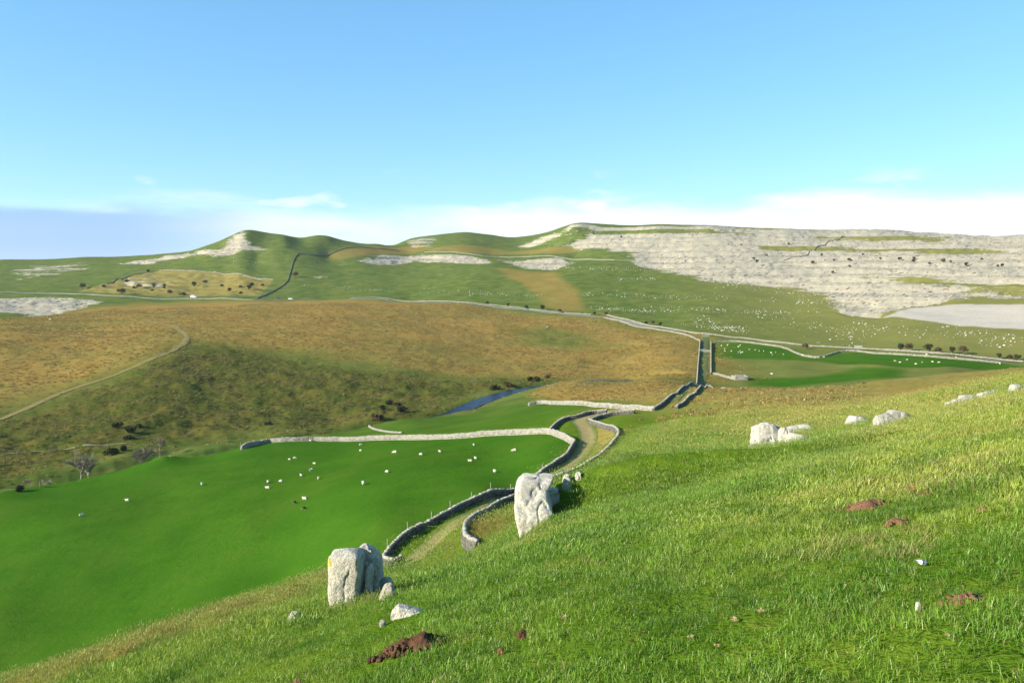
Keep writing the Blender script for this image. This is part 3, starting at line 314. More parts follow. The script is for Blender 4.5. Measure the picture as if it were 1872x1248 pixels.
# ---- terrain: a smooth height field through surveyed spot heights, plus relief at smaller scales ----
def tps_map(x, y):
    r = np.hypot(x, y)
    s = np.log1p(r / 6.0) / np.maximum(r, 1e-6)
    return x * s, y * s
def tps_solve(P, lam=8e-4):
    P = np.asarray(P, float)
    a, b = tps_map(P[:, 0], P[:, 1])
    w = (P[:, 2] - 50.0) / (np.hypot(P[:, 0], P[:, 1]) + 6.0)
    n = len(P)
    d2 = (a[:, None] - a) ** 2 + (b[:, None] - b) ** 2
    K = 0.5 * d2 * np.log(d2 + 1e-12) + lam * np.eye(n)
    Q = np.stack([np.ones(n), a, b], 1)
    A = np.zeros((n + 3, n + 3)); A[:n, :n] = K; A[:n, n:] = Q; A[n:, :n] = Q.T
    c = np.linalg.solve(A, np.concatenate([w, np.zeros(3)]))
    return a, b, c
def base_height(x, y):
    x = np.asarray(x, float); y = np.asarray(y, float)
    sh = x.shape; x = x.ravel(); y = y.ravel()
    out = np.empty(len(x))
    for i in range(0, len(x), 20000):
        a, b = tps_map(x[i:i+20000], y[i:i+20000])
        d2 = (a[:, None] - TA) ** 2 + (b[:, None] - TB) ** 2
        w = (0.5 * d2 * np.log(d2 + 1e-12)) @ TC[:-3] + TC[-3] + TC[-2] * a + TC[-1] * b
        out[i:i+20000] = w * (np.hypot(x[i:i+20000], y[i:i+20000]) + 6.0) + 50.0
    return out.reshape(sh)

TA, TB, TC = tps_solve(DATA['control'])

# ------------------------------------------------------------------ noise
def _hash(ix, iy, iz, seed):
    h = (ix.astype(np.int64) * 374761393 + iy.astype(np.int64) * 668265263 + iz.astype(np.int64) * 2147483647 + seed * 1274126177) & 0xffffffff
    h = ((h ^ (h >> 13)) * 1103515245) & 0xffffffff
    h = ((h ^ (h >> 16)) * 12345679) & 0xffffffff
    return ((h ^ (h >> 15)) & 0xffff) / 65535.0
def vnoise(x, y, seed=0):
    ix = np.floor(x); iy = np.floor(y); fx = x - ix; fy = y - iy
    fx = fx*fx*fx*(fx*(fx*6-15)+10); fy = fy*fy*fy*(fy*(fy*6-15)+10)
    z = np.zeros_like(ix)
    a = _hash(ix, iy, z, seed); b = _hash(ix+1, iy, z, seed); c = _hash(ix, iy+1, z, seed); d = _hash(ix+1, iy+1, z, seed)
    return (a + (b-a)*fx + (c-a)*fy + (a-b-c+d)*fx*fy) * 2 - 1
def fbm(x, y, octs=3, seed=0):
    s = 0; a = 1.0; t = 0
    for o in range(octs):
        s = s + a * vnoise(x * 2**o + 17.3*o, y * 2**o - 9.1*o, seed + o); t += a; a *= 0.5
    return s / t
def vnoise3(p, seed=0):
    i = np.floor(p); f = p - i; f = f*f*f*(f*(f*6-15)+10)
    r = 0
    for dx in (0, 1):
        for dy in (0, 1):
            for dz in (0, 1):
                w = (f[:, 0] if dx else 1-f[:, 0]) * (f[:, 1] if dy else 1-f[:, 1]) * (f[:, 2] if dz else 1-f[:, 2])
                r = r + w * _hash(i[:, 0]+dx, i[:, 1]+dy, i[:, 2]+dz, seed)
    return r * 2 - 1
def fbm3(p, octs=4, seed=0):
    s = 0; a = 1.0; t = 0
    for o in range(octs):
        s = s + a * vnoise3(p * 2**o + 7.7*o, seed + o); t += a; a *= 0.5
    return s / t
def sstep(a, b, x):
    t = np.clip((x - a) / (b - a), 0, 1); return t*t*(3-2*t)

# ------------------------------------------------------------------ regions of land use
def poly_mask(poly, soft, x, y, wob=0.0):
    P = np.asarray(poly, float); out = np.zeros(len(x))
    m = soft * 1.5 + wob
    k = np.where((x > P[:, 0].min()-m) & (x < P[:, 0].max()+m) & (y > P[:, 1].min()-m) & (y < P[:, 1].max()+m))[0]
    if len(k) == 0: return out
    X = x[k]; Y = y[k]; ins = np.zeros(len(k), bool); dm = np.full(len(k), 1e18)
    for a, b in zip(P, np.roll(P, -1, 0)):
        c = (a[1] > Y) != (b[1] > Y)
        if abs(b[1]-a[1]) > 1e-9:
            ins ^= c & (X < (b[0]-a[0]) * (Y-a[1]) / (b[1]-a[1]) + a[0])
        e = b - a; L2 = e @ e + 1e-9
        t = np.clip(((X-a[0])*e[0] + (Y-a[1])*e[1]) / L2, 0, 1)
        dm = np.minimum(dm, (X-a[0]-t*e[0])**2 + (Y-a[1]-t*e[1])**2)
    sd = np.sqrt(dm) * np.where(ins, 1, -1)
    if wob: sd = sd + wob * fbm(X / (wob*4), Y / (wob*4), 3, 5)
    out[k] = sstep(-soft, soft, sd)
    return out
def region(name, x, y, wob=0.0):
    m = np.zeros(len(x))
    for r in DATA['regions'].get(name, []):
        m = np.maximum(m, poly_mask(r['p'], r['s'] * (2.6 if name.startswith('rock') else 2.6 if name == 'bank' else 2.2 if name == 'moor' else 1), x, y, wob))
    return m
def line_dist(pts, x, y, margin=40):
    """distance to a polyline and the parameter (point index) of the nearest spot"""
    P = np.asarray(pts, float); d = np.full(len(x), 1e9); par = np.zeros(len(x))
    k = np.where((x > P[:, 0].min()-margin) & (x < P[:, 0].max()+margin) & (y > P[:, 1].min()-margin) & (y < P[:, 1].max()+margin))[0]
    X = x[k]; Y = y[k]; dk = np.full(len(k), 1e18); pk = np.zeros(len(k))
    for i, (a, b) in enumerate(zip(P[:-1], P[1:])):
        e = b - a; t = np.clip(((X-a[0])*e[0] + (Y-a[1])*e[1]) / (e @ e + 1e-9), 0, 1)
        q = (X-a[0]-t*e[0])**2 + (Y-a[1]-t*e[1])**2
        s = q < dk; dk[s] = q[s]; pk[s] = i + t[s]
    d[k] = np.sqrt(dk); par[k] = pk
    return d, par
def resample(pts, step):
    P = np.asarray(pts, float); s = np.concatenate([[0], np.cumsum(np.hypot(*np.diff(P, axis=0).T))])
    n = max(2, int(s[-1] / step) + 1); q = np.linspace(0, s[-1], n)
    return np.stack([np.interp(q, s, P[:, 0]), np.interp(q, s, P[:, 1])], 1)
def smooth_line(pts, step, passes=2):
    """Chaikin-rounded polyline resampled to step"""
    P = np.asarray(pts, float)
    for _ in range(passes):
        Q = np.empty((2*(len(P)-1), 2)); Q[0::2] = P[:-1]*.75 + P[1:]*.25; Q[1::2] = P[:-1]*.25 + P[1:]*.75
        P = np.concatenate([P[:1], Q, P[-1:]])
    return resample(P, step)
_s3 = np.array(DATA['stream'], float)
STREAM = smooth_line(_s3[:, :2], 3.0, 2)
_d, _par = line_dist(_s3[:, :2], STREAM[:, 0], STREAM[:, 1])
STREAM_Z = np.interp(_par, np.arange(len(_s3)), _s3[:, 2])
TRACK = smooth_line(DATA['track'], 0.8, 2)

def land(x, y):
    """height and masks at world points"""
    r = np.hypot(x, y)
    M = {k: region(k, x, y, w) for k, w in (('pasture', .3), ('pasture2', .8), ('pasture3', 4), ('dullfield', 4), ('moor', 20), ('moorgreen', 14), ('bank', 18),
        ('mound', 2), ('shoulder', 16), ('swath', 9), ('rough', 1.6), ('rock', 12), ('rockpatch', 9), ('scree', 2.5), ('quarry', 5), ('rockgreen', 26), ('farbrown', 6), ('laneyellow', .6))}
    z = base_height(x, y)
    far_ = sstep(1900, 3600, r); z = np.clip(z, -5, 190)*(1-far_) + (62 + 25*fbm(x/900, y/900, 2, 17))*far_
    tame = 1 - np.clip(M['pasture'] + M['pasture2'] + M['pasture3'], 0, 1)
    # grass-covered knoll behind the foreground outcrop
    ox, oy = DATA['spots']['outcrop']; kk = oy / 23.14
    z = z + 1.35 * kk * np.exp(-(((x-ox-1.0*kk)/(np.where(x < ox+1.0*kk, .75, 7.0)*kk))**2 + ((y-oy-1.9*kk)/(np.where(y < oy+1.9*kk, 1.05, 4.5)*kk))**2))
    # undulation
    z = z + tame * (0.12 * fbm(x/3.1, y/3.1, 3, 11) * sstep(170, 60, r) + 0.35 * fbm(x/14, y/14, 3, 21) * sstep(70, 150, r)
                    + (1.6 - .9*sstep(850, 1000, r)) * fbm(x/55, y/55, 3, 31) * sstep(230, 420, r))
    near = sstep(60, 25, r)
    z = z + near * (0.045 * fbm(x/0.7, y/0.7, 3, 41) + 0.11 * np.maximum(0, fbm(x/1.5, y/1.5, 3, 43)))
    z = z + M['rough'] * 0.45 * np.maximum(0, fbm(x/1.5, y/1.5, 3, 51))
    z = z + M['bank'] * (1.1 * fbm(x/7, y/7, 3, 61) + 0.5*np.abs(fbm(x/2.8, y/2.8, 3, 63)))
    z = z + M['moor'] * 0.35 * fbm(x/5, y/5, 2, 65)
    z = z + M['shoulder'] * 0.14 * fbm(x/1.6, y/1.6, 2, 66)
    z = z + M['quarry'] * 2.2 * fbm(x/14, y/9, 3, 67)
    # limestone terraces: flat treads and short scars
    rk = np.clip(M['rock'] + .7*M['rockpatch'], 0, 1) * sstep(250, 400, r)
    zz = z + 2.2 * fbm(x/60, y/60, 3, 71) + .5 * fbm(x/12, y/12, 2, 72)
    for H, wgt in ((7.0, .8), (2.4, .55)):
        f = zz / H; fr = f - np.floor(f)
        st = (np.floor(f) + np.clip((fr - 0.62) / 0.38, 0, 1)) * H + (.19 * H)
        z = z + rk * wgt * (st - zz)
        zz = zz + wgt * (st - zz)
    z = z + rk * .9 * fbm(x/6, y/6, 3, 73)
    # stream bed
    d, par = line_dist(STREAM, x, y)
    lv = np.interp(par, np.arange(len(STREAM_Z)), STREAM_Z)
    bed = lv - 0.45 + np.maximum(0, d - 3.4) * 0.5
    z = np.where(d < 12, np.minimum(z, bed + 0.25*fbm(x/2, y/2, 2, 81)), z)
    # lane worn a little into the ground
    dt, _ = line_dist(TRACK, x, y, 10)
    z = z - 0.10 * sstep(2.2, .8, dt)
    return z, M, r

# ------------------------------------------------------------------ materials
def new_mat(name):
    m = bpy.data.materials.new(name); m.use_nodes = True; m.node_tree.nodes.clear(); return m
class NB:
    """small helper for writing node trees"""
    def __init__(s, m): s.nt = m.node_tree
    def n(s, t, **k):
        q = s.nt.nodes.new(t)
        for a, v in k.items(): setattr(q, a, v)
        return q
    def l(s, a, b): s.nt.links.new(a, b)
    def put(s, inp, v):
        if isinstance(v, bpy.types.NodeSocket): s.l(v, inp)
        elif isinstance(v, (tuple, list)): inp.default_value = tuple(v) + ((1.0,) if len(v) == 3 and len(inp.default_value) == 4 else ())
        else: inp.default_value = v
    def math(s, op, a, b=None, clamp=False):
        q = s.n('ShaderNodeMath', operation=op, use_clamp=clamp); s.put(q.inputs[0], a)
        if b is not None: s.put(q.inputs[1], b)
        return q.outputs[0]
    def mix(s, f, a, b, blend='MIX'):
        q = s.n('ShaderNodeMix', data_type='RGBA', blend_type=blend, clamp_factor=True)
        s.put(q.inputs['Factor'], f); s.put(q.inputs['A'], a); s.put(q.inputs['B'], b); return q.outputs['Result']
    def noise(s, vec, scale, detail=3, rough=.5, dist=0.0):
        q = s.n('ShaderNodeTexNoise'); s.l(vec, q.inputs['Vector']); q.inputs['Scale'].default_value = scale
        q.inputs['Detail'].default_value = detail; q.inputs['Roughness'].default_value = rough; q.inputs['Distortion'].default_value = dist
        return q.outputs[0]
    def ramp(s, x, lo, hi):
        q = s.n('ShaderNodeMapRange', interpolation_type='SMOOTHSTEP'); s.put(q.inputs[0], x); q.inputs[1].default_value = lo; q.inputs[2].default_value = hi
        return q.outputs[0]
    def scale(s, vec, v):
        q = s.n('ShaderNodeMapping'); s.l(vec, q.inputs[0]); q.inputs['Scale'].default_value = v; return q.outputs[0]
    def pos(s): return s.n('ShaderNodeNewGeometry').outputs['Position']
    def obj(s): return s.n('ShaderNodeTexCoord').outputs['Object']
    def attr(s, name, kind='GEOMETRY'):
        return s.n('ShaderNodeAttribute', attribute_name=name, attribute_type=kind)
    def bump(s, h, strength=.4, dist=.1):
        q = s.n('ShaderNodeBump'); s.l(h, q.inputs['Height']); q.inputs['Strength'].default_value = strength; q.inputs['Distance'].default_value = dist
        return q.outputs[0]
    def out(s, col, rough=.9, normal=None, spec=.2):
        b = s.n('ShaderNodeBsdfPrincipled'); s.put(b.inputs['Base Color'], col); s.put(b.inputs['Roughness'], rough)
        b.inputs['Specular IOR Level'].default_value = spec
        if normal is not None: s.l(normal, b.inputs['Normal'])
        o = s.n('ShaderNodeOutputMaterial'); s.l(b.outputs[0], o.inputs[0]); return b

def limestone_nodes(b, p, sc=1.0, tint=(1, 1, 1)):
    """weathered limestone colour from a position socket"""
    a = b.noise(p, 1.1*sc, 6, .62); c = b.noise(p, 5.5*sc, 5, .6); f = b.noise(p, 26*sc, 3, .6)
    col = b.mix(b.ramp(a, .35, .68), (.42*tint[0], .385*tint[1], .31*tint[2]), (.60*tint[0], .555*tint[1], .455*tint[2]))
    col = b.mix(b.math('MULTIPLY', b.ramp(c, .55, .72), .5), col, (.25, .235, .19))
    col = b.mix(b.math('MULTIPLY', b.ramp(f, .56, .70), .55), col, (.24, .225, .18))
    col = b.mix(b.math('MULTIPLY', b.ramp(b.noise(p, 60*sc, 2, .5), .56, .70), .4), col, (.66, .62, .52))
    return col, a, c, f

def ground_material():
    m = new_mat('grassland'); b = NB(m); p = b.pos()
    A = b.attr('ma').outputs['Color']; sa = b.n('ShaderNodeSeparateColor'); b.l(A, sa.inputs[0])
    B = b.attr('mb').outputs['Color']; sb = b.n('ShaderNodeSeparateColor'); b.l(B, sb.inputs[0])
    Cc = b.attr('mc').outputs['Color']; sc_ = b.n('ShaderNodeSeparateColor'); b.l(Cc, sc_.inputs[0])
    pasture, moor, rock = sa.outputs; scree, bank, rough = sb.outputs; straw, dry, far = sc_.outputs
    n1 = b.noise(p, .018, 4, .55); n2 = b.noise(p, .09, 5, .6); n3 = b.noise(p, .55, 5, .65); n4 = b.noise(p, 3.5, 4, .65); n5 = b.noise(p, 14, 3, .6)
    st = b.noise(b.scale(p, (.05, .11, .5)), 1.0, 5, .6, 1.0)
    # foreground and hillside turf
    turf = b.mix(b.ramp(n3, .35, .65), (.062, .122, .012), (.105, .160, .020))
    turf = b.mix(b.math('MULTIPLY', b.ramp(n4, .5, .72), .6), turf, (.19, .19, .045))
    turf = b.mix(b.math('MULTIPLY', b.ramp(n5, .45, .7), .5), turf, (.05, .095, .011))
    # distant hill grass
    fg = b.mix(b.ramp(n2, .35, .68), (.066, .108, .030), (.120, .150, .050))
    fg = b.mix(b.math('MULTIPLY', b.ramp(st, .50, .66), .55), fg, (.175, .165, .062))
    fg = b.mix(b.math('MULTIPLY', b.ramp(n3, .55, .72), .3), fg, (.04, .075, .02))
    fg = b.mix(dry, fg, b.mix(b.ramp(n2, .3, .7), (.215, .190, .085), (.165, .170, .070)))
    col = b.mix(far, turf, fg)
    # bright grazed pasture
    pg = b.mix(b.ramp(n2, .3, .7), (.036, .105, .0105), (.047, .129, .0130))
    pg = b.mix(b.math('MULTIPLY', b.ramp(b.noise(b.scale(p, (.5, 1.0, 1.0)), .8, 5, .7), .5, .75), .35), pg, (.078, .128, .022))
    pg = b.mix(b.math('MULTIPLY', b.ramp(n4, .5, .72), .5), pg, (.034, .082, .011))
    pg = b.mix(b.math('MULTIPLY', b.ramp(b.noise(p, .045, 6, .68), .46, .66), .55), pg, (.064, .118, .017))
    pg = b.mix(b.math('MULTIPLY', b.ramp(b.noise(b.scale(p, (.9, .25, 1)), 1.2, 4, .6), .52, .7), .35), pg, (.028, .075, .009))
    col = b.mix(pasture, col, pg)
    # rank moor grass, orange to olive
    mg = b.mix(b.ramp(n2, .3, .7), (.275, .165, .058), (.260, .190, .080))
    mg = b.mix(b.math('MULTIPLY', b.ramp(n1, .42, .62), .75), mg, (.200, .160, .060))
    mg = b.mix(b.math('MULTIPLY', b.ramp(st, .53, .68), .6), mg, (.130, .120, .042))
    mg = b.mix(b.math('MULTIPLY', b.ramp(n3, .55, .72), .5), mg, (.29, .20, .075))
    mg = b.mix(b.math('MULTIPLY', b.ramp(n4, .58, .75), .35), mg, (.09, .055, .018))
    col = b.mix(moor, col, mg)
    # steep heathery bank by the stream
    bk = b.mix(b.ramp(n2, .35, .65), (.066, .082, .022), (.105, .092, .032))
    bk = b.mix(b.math('MULTIPLY', b.ramp(n3, .5, .68), .7), bk, (.034, .046, .013))
    bk = b.mix(b.math('MULTIPLY', b.ramp(n4, .58, .74), .5), bk, (.150, .118, .048))
    col = b.mix(bank, col, bk)
    # tussocks where the slope meets the pasture, and straw patches
    rg = b.mix(b.ramp(n4, .40, .60), (.075, .070, .018), (.190, .165, .048))
    rg = b.mix(b.math('MULTIPLY', b.ramp(n3, .5, .7), .5), rg, (.17, .105, .032))
    col = b.mix(rough, col, rg)
    sg = b.mix(b.ramp(n3, .4, .65), (.270, .215, .095), (.185, .165, .062))
    sg = b.mix(b.math('MULTIPLY', b.ramp(n2, .45, .65), .5), sg, (.27, .165, .06))
    col = b.mix(straw, col, sg)
    # limestone pavement with grass in its joints
    sp = b.noise(b.scale(p, (.02, .02, .9)), 1.0, 6, .62)
    rc = b.mix(b.ramp(n3, .35, .68), (.315, .28, .305), (.425, .383, .42))
    rc = b.mix(b.math('MULTIPLY', b.ramp(sp, .50, .62), .5), rc, (.24, .22, .25))
    rc = b.mix(b.math('MULTIPLY', b.ramp(b.noise(p, .33, 5, .7), .52, .66), .55), rc, (.49, .45, .50))
    rc = b.mix(b.math('MULTIPLY', b.ramp(n4, .56, .72), .25), rc, (.20, .19, .18))
    vor = b.n('ShaderNodeTexVoronoi', feature='DISTANCE_TO_EDGE'); b.l(b.scale(p, (.22, .11, .3)), vor.inputs['Vector'])
    rc = b.mix(b.math('MULTIPLY', b.ramp(vor.outputs['Distance'], .06, .0), .3), rc, (.18, .18, .13))
    grow = b.ramp(b.math('ADD', b.math('MULTIPLY', b.noise(b.scale(p, (.016, .016, .5)), 1.0, 6, .66), .7), b.math('MULTIPLY', n2, .3)), .43, .56)
    brk = b.math('ADD', b.math('MULTIPLY', b.noise(p, .16, 6, .7), .55), b.math('MULTIPLY', b.noise(b.scale(p, (.02, .05, .6)), 1.0, 5, .65), .45))
    rockm = b.ramp(b.math('SUBTRACT', b.math('MULTIPLY', rock, 1.05), b.math('ADD', b.math('MULTIPLY', grow, .42), b.math('MULTIPLY', b.ramp(brk, .38, .66), .48))), .10, .30)
    col = b.mix(rockm, col, rc)
    sc2 = b.mix(b.ramp(n3, .3, .7), (.395, .355, .43), (.43, .39, .475))
    col = b.mix(scree, col, sc2)
    h = b.math('ADD', b.math('ADD', n3, b.math('MULTIPLY', n4, .5)), b.math('MULTIPLY', n5, .25))
    b.out(b.mix(1.0, col, (1.0, .985, .66), 'MULTIPLY'), .95, b.bump(h, .6, .22), .0)
    return m

def stone_material(name, lo, hi, sc=1.0, lichen=False):
    """dry stone: a tone per stone plus grain"""
    m = new_mat(name); b = NB(m); p = b.pos()
    t = b.attr('tone').outputs['Fac']
    g1 = b.noise(p, 3.0*sc, 5, .6); g2 = b.noise(p, 14*sc, 4, .6)
    col = b.mix(t, lo, hi)
    col = b.mix(b.math('MULTIPLY', b.ramp(g1, .55, .72), .5), col, (.14, .135, .11))
    col = b.mix(b.math('MULTIPLY', b.ramp(g2, .55, .72), .45), col, (.60, .585, .53))
    b.out(col, .92, b.bump(b.math('ADD', g1, g2), .5, .05), .15)
    return m
def rock_material(name, sc=1.0, tint=(1, 1, 1), moss=0.0, yellow=False):
    m = new_mat(name); b = NB(m); p = b.obj()
    col, a, c, f = limestone_nodes(b, p, sc, tint)
    w = b.noise(b.scale(p, (2.2, 2.2, .9)), 2.6*sc, 5, .65, 1.5)
    crack = b.ramp(b.math('ABSOLUTE', b.math('SUBTRACT', w, .5)), .0, .012)
    col = b.mix(b.math('MULTIPLY', b.math('SUBTRACT', 1.0, crack), .35), col, (.16, .15, .125))
    if yellow:
        y = b.noise(p, 2.3, 3, .5)
        col = b.mix(b.math('MULTIPLY', b.ramp(y, .645, .675), .9), col, (.62, .47, .045))
        y2 = b.noise(p, 5.0, 4, .6)
        col = b.mix(b.math('MULTIPLY', b.ramp(y2, .62, .70), .55), col, (.44, .40, .16))
    if moss:
        col = b.mix(b.math('MULTIPLY', b.ramp(a, .52, .7), moss), col, (.14, .14, .06))
    h = b.math('ADD', b.math('ADD', b.math('MULTIPLY', c, 1.0), b.math('MULTIPLY', f, .45)), b.math('MULTIPLY', crack, .6))
    b.out(col, .93, b.bump(h, .75, .07), .12)
    return m
def plain_material(name, c1, c2, scale=6, rough=.9, spec=.2, bump=.3, coords='obj', dist=.05):
    m = new_mat(name); b = NB(m); p = b.obj() if coords == 'obj' else b.pos()
    n = b.noise(p, scale, 4, .6); n2 = b.noise(p, scale*4.3, 3, .6)
    col = b.mix(b.ramp(b.math('ADD', b.math('MULTIPLY', n, .6), b.math('MULTIPLY', n2, .4)), .38, .62), c1, c2)
    b.out(col, rough, b.bump(b.math('ADD', n, n2), bump, dist), spec)
    return m
def blade_material():
    m = new_mat('grass_blade'); b = NB(m)
    t = b.attr('tint', 'INSTANCER').outputs['Color']
    tn = b.attr('tone').outputs['Fac']
    p = b.pos(); n = b.noise(p, 1.3, 4, .6)
    col = b.mix(.5, t, b.mix(b.ramp(n, .35, .65), b.mix(1.0, t, (.62, .72, .55), 'MULTIPLY'), b.mix(1.0, t, (1.35, 1.22, 1.25), 'MULTIPLY')))
    col = b.mix(b.math('MULTIPLY', tn, .85), col, (.30, .27, .10))
    d = b.n('ShaderNodeBsdfDiffuse'); b.l(col, d.inputs['Color'])
    tr = b.n('ShaderNodeBsdfTranslucent'); b.l(b.mix(1.0, col, (1.1, 1.15, .6), 'MULTIPLY'), tr.inputs['Color'])
    gl = b.n('ShaderNodeBsdfGlossy'); gl.inputs['Roughness'].default_value = .45; gl.inputs['Color'].default_value = (.8, .8, .7, 1)
    x = b.n('ShaderNodeMixShader'); x.inputs[0].default_value = .30; b.l(d.outputs[0], x.inputs[1]); b.l(tr.outputs[0], x.inputs[2])
    x2 = b.n('ShaderNodeMixShader'); x2.inputs[0].default_value = .035; b.l(x.outputs[0], x2.inputs[1]); b.l(gl.outputs[0], x2.inputs[2])
    o = b.n('ShaderNodeOutputMaterial'); b.l(x2.outputs[0], o.inputs[0])
    return m
def ribbon_material(name, c1, c2, edge, scale=1.2):
    """worn surface whose edges grow over"""
    m = new_mat(name); b = NB(m); p = b.pos()
    e = b.attr('edge').outputs['Fac']; n = b.noise(p, scale, 5, .65); n2 = b.noise(p, scale*6, 4, .6)
    col = b.mix(b.ramp(b.math('ADD', b.math('MULTIPLY', n, .5), b.math('MULTIPLY', n2, .5)), .38, .62), c1, c2)
    col = b.mix(b.ramp(b.math('ADD', e, b.math('MULTIPLY', b.math('SUBTRACT', n, .5), 1.2)), .50, .85), col, edge)
    b.out(col, .95, b.bump(n2, .5, .05), .1)
    return m
def water_material():
    m = new_mat('stream_water'); b = NB(m); p = b.pos()
    n = b.noise(b.scale(p, (1.0, .6, 1)), 1.6, 4, .6); n2 = b.noise(p, .35, 3, .5)
    foam = b.ramp(b.noise(b.scale(p, (1.2, .5, 1)), 1.1, 5, .75), .66, .74)
    col = b.mix(b.math('MULTIPLY', foam, .5), (.010, .014, .026), (.40, .44, .5))
    q = b.out(col, b.math('ADD', .22, b.math('MULTIPLY', foam, .4)), b.bump(b.math('ADD', n, n2), 1.0, .3), .14)
    return m
MAT = {}
MAT['ground'] = ground_material()
MAT['wall'] = stone_material('shaded_wall_stone', (.06, .056, .044), (.18, .168, .135))  # darker than the cope stone: shade of the unlit wall sides put into colour
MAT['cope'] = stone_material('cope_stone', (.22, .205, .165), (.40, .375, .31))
MAT['farwall'] = stone_material('far_wall_stone', (.20, .19, .15), (.36, .335, .27), .4)
MAT['darkwall'] = stone_material('weathered_wall_stone', (.13, .125, .105), (.24, .23, .20), .4)
MAT['rock'] = rock_material('weathered_limestone', 1.0)
MAT['rock_yellow'] = rock_material('lichened_limestone', 1.0, (1.08, 1.07, 1.04), 0, True)
MAT['rock_grey'] = rock_material('grey_limestone', 1.3, (.8, .82, .85), .35)
MAT['rock_moss'] = rock_material('mossy_limestone', 1.5, (.72, .70, .66), .55)
MAT['boulder'] = plain_material('pale_limestone', (.29, .275, .23), (.42, .40, .34), 1.2, coords='pos')
MAT['soil'] = plain_material('fresh_earth', (.060, .028, .014), (.115, .055, .028), 9, bump=.9, dist=.03)
MAT['soil_dry'] = plain_material('dry_earth', (.14, .065, .032), (.20, .105, .055), 11, bump=.8, dist=.03)
MAT['blade'] = blade_material()
MAT['track'] = ribbon_material('worn_track', (.200, .165, .062), (.275, .225, .095), (.110, .135, .028), .9)
MAT['green_way'] = ribbon_material('grassed_way', (.085, .115, .034), (.110, .125, .040), (.075, .105, .028), .25)
MAT['path'] = ribbon_material('trodden_path', (.17, .16, .075), (.23, .21, .11), (.12, .12, .045), .5)
MAT['moorpath'] = ribbon_material('moor_path_grass', (.215, .170, .060), (.185, .160, .055), (.20, .155, .050), .3)
MAT['road'] = ribbon_material('pale_road', (.24, .235, .215), (.31, .30, .27), (.20, .19, .11), .35)
MAT['water'] = water_material()
MAT['wool'] = plain_material('fleece', (.46, .42, .31), (.60, .56, .45), 14, bump=.8, dist=.03)
MAT['wool_dark'] = plain_material('dark_fleece', (.018, .015, .013), (.04, .034, .028), 14, bump=.8, dist=.03)
MAT['face'] = plain_material('sheep_face', (.10, .085, .07), (.55, .5, .42), 5)
MAT['face_tan'] = plain_material('tan_sheep_face', (.34, .19, .09), (.46, .28, .14), 5)
MAT['leaf'] = plain_material('hawthorn_leaf', (.030, .040, .016), (.070, .072, .026), 3, coords='pos')
MAT['leaf_brown'] = plain_material('autumn_leaf', (.060, .042, .022), (.105, .075, .036), 3, coords='pos')
MAT['bark'] = plain_material('bark', (.07, .06, .045), (.12, .10, .08), 8)
MAT['twig'] = plain_material('pale_twig', (.20, .175, .12), (.29, .25, .18), 4)
MAT['wood'] = plain_material('weathered_wood', (.23, .20, .15), (.36, .32, .25), 12)
MAT['wire'] = plain_material('galvanised_wire', (.25, .25, .25), (.35, .35, .35), 10, .5, .5)
MAT['white_paint'] = plain_material('white_paint', (.76, .76, .75), (.82, .82, .81), 3, .35, .5, .02)
MAT['dark_paint'] = plain_material('dark_paint', (.03, .032, .04), (.045, .047, .055), 3, .3, .5, .02)
MAT['glass'] = plain_material('dark_glass', (.02, .025, .03), (.03, .035, .04), 2, .08, .6, .0)
MAT['tyre'] = plain_material('tyre_rubber', (.02, .02, .02), (.035, .035, .035), 9)
MAT['metal'] = plain_material('gate_metal', (.45, .45, .44), (.58, .58, .56), 9, .5, .5)
MAT['straw'] = plain_material('dead_leaf', (.30, .20, .10), (.46, .34, .19), 10)
MAT['feather_w'] = plain_material('feather_white', (.70, .70, .70), (.85, .85, .85), 10)
MAT['feather_b'] = plain_material('feather_grey', (.06, .08, .12), (.14, .18, .24), 10)

# ------------------------------------------------------------------ object helpers
def tag(o, label=None, cat=None, group=None, kind=None):
    if label: o['label'] = label
    if cat: o['category'] = cat
    if group: o['group'] = group
    if kind: o['kind'] = kind
    return o
def link(name, data, parent=None, loc=None, rz=0.0, scl=None):
    o = bpy.data.objects.new(name, data); COL.objects.link(o)
    if parent is not None: o.parent = parent
    if loc is not None: o.location = loc
    if rz: o.rotation_euler = (0, 0, rz)
    if scl is not None: o.scale = scl if isinstance(scl, (tuple, list)) else (scl,)*3
    return o
def mesh_np(name, V, Fq, mats, smooth=True, mat_idx=None):
    """V (n,3); Fq (m,k) array or list of tuples"""
    me = bpy.data.meshes.new(name)
    V = np.asarray(V, np.float32)
    if isinstance(Fq, np.ndarray):
        k = Fq.shape[1]; me.vertices.add(len(V)); me.vertices.foreach_set('co', V.ravel())
        me.loops.add(Fq.size); me.loops.foreach_set('vertex_index', Fq.ravel().astype(np.int32))
        me.polygons.add(len(Fq)); me.polygons.foreach_set('loop_start', np.arange(0, Fq.size, k, dtype=np.int32))
        me.polygons.foreach_set('loop_total', np.full(len(Fq), k, np.int32))
    else:
        me.from_pydata([tuple(map(float, v)) for v in V], [], [tuple(f) for f in Fq])
    for m in (mats if isinstance(mats, (list, tuple)) else [mats]): me.materials.append(m)
    if mat_idx is not None: me.polygons.foreach_set('material_index', np.asarray(mat_idx, np.int32))
    me.update(calc_edges=True)
    if smooth: me.polygons.foreach_set('use_smooth', np.ones(len(me.polygons), bool))
    return me
def set_attr(me, name, vals, domain='POINT'):
    a = me.attributes.new(name, 'FLOAT', domain); a.data.foreach_set('value', np.asarray(vals, np.float32).ravel())
CUBE_V = np.array([(-1,-1,-1),(1,-1,-1),(1,1,-1),(-1,1,-1),(-1,-1,1),(1,-1,1),(1,1,1),(-1,1,1)], float) * .5
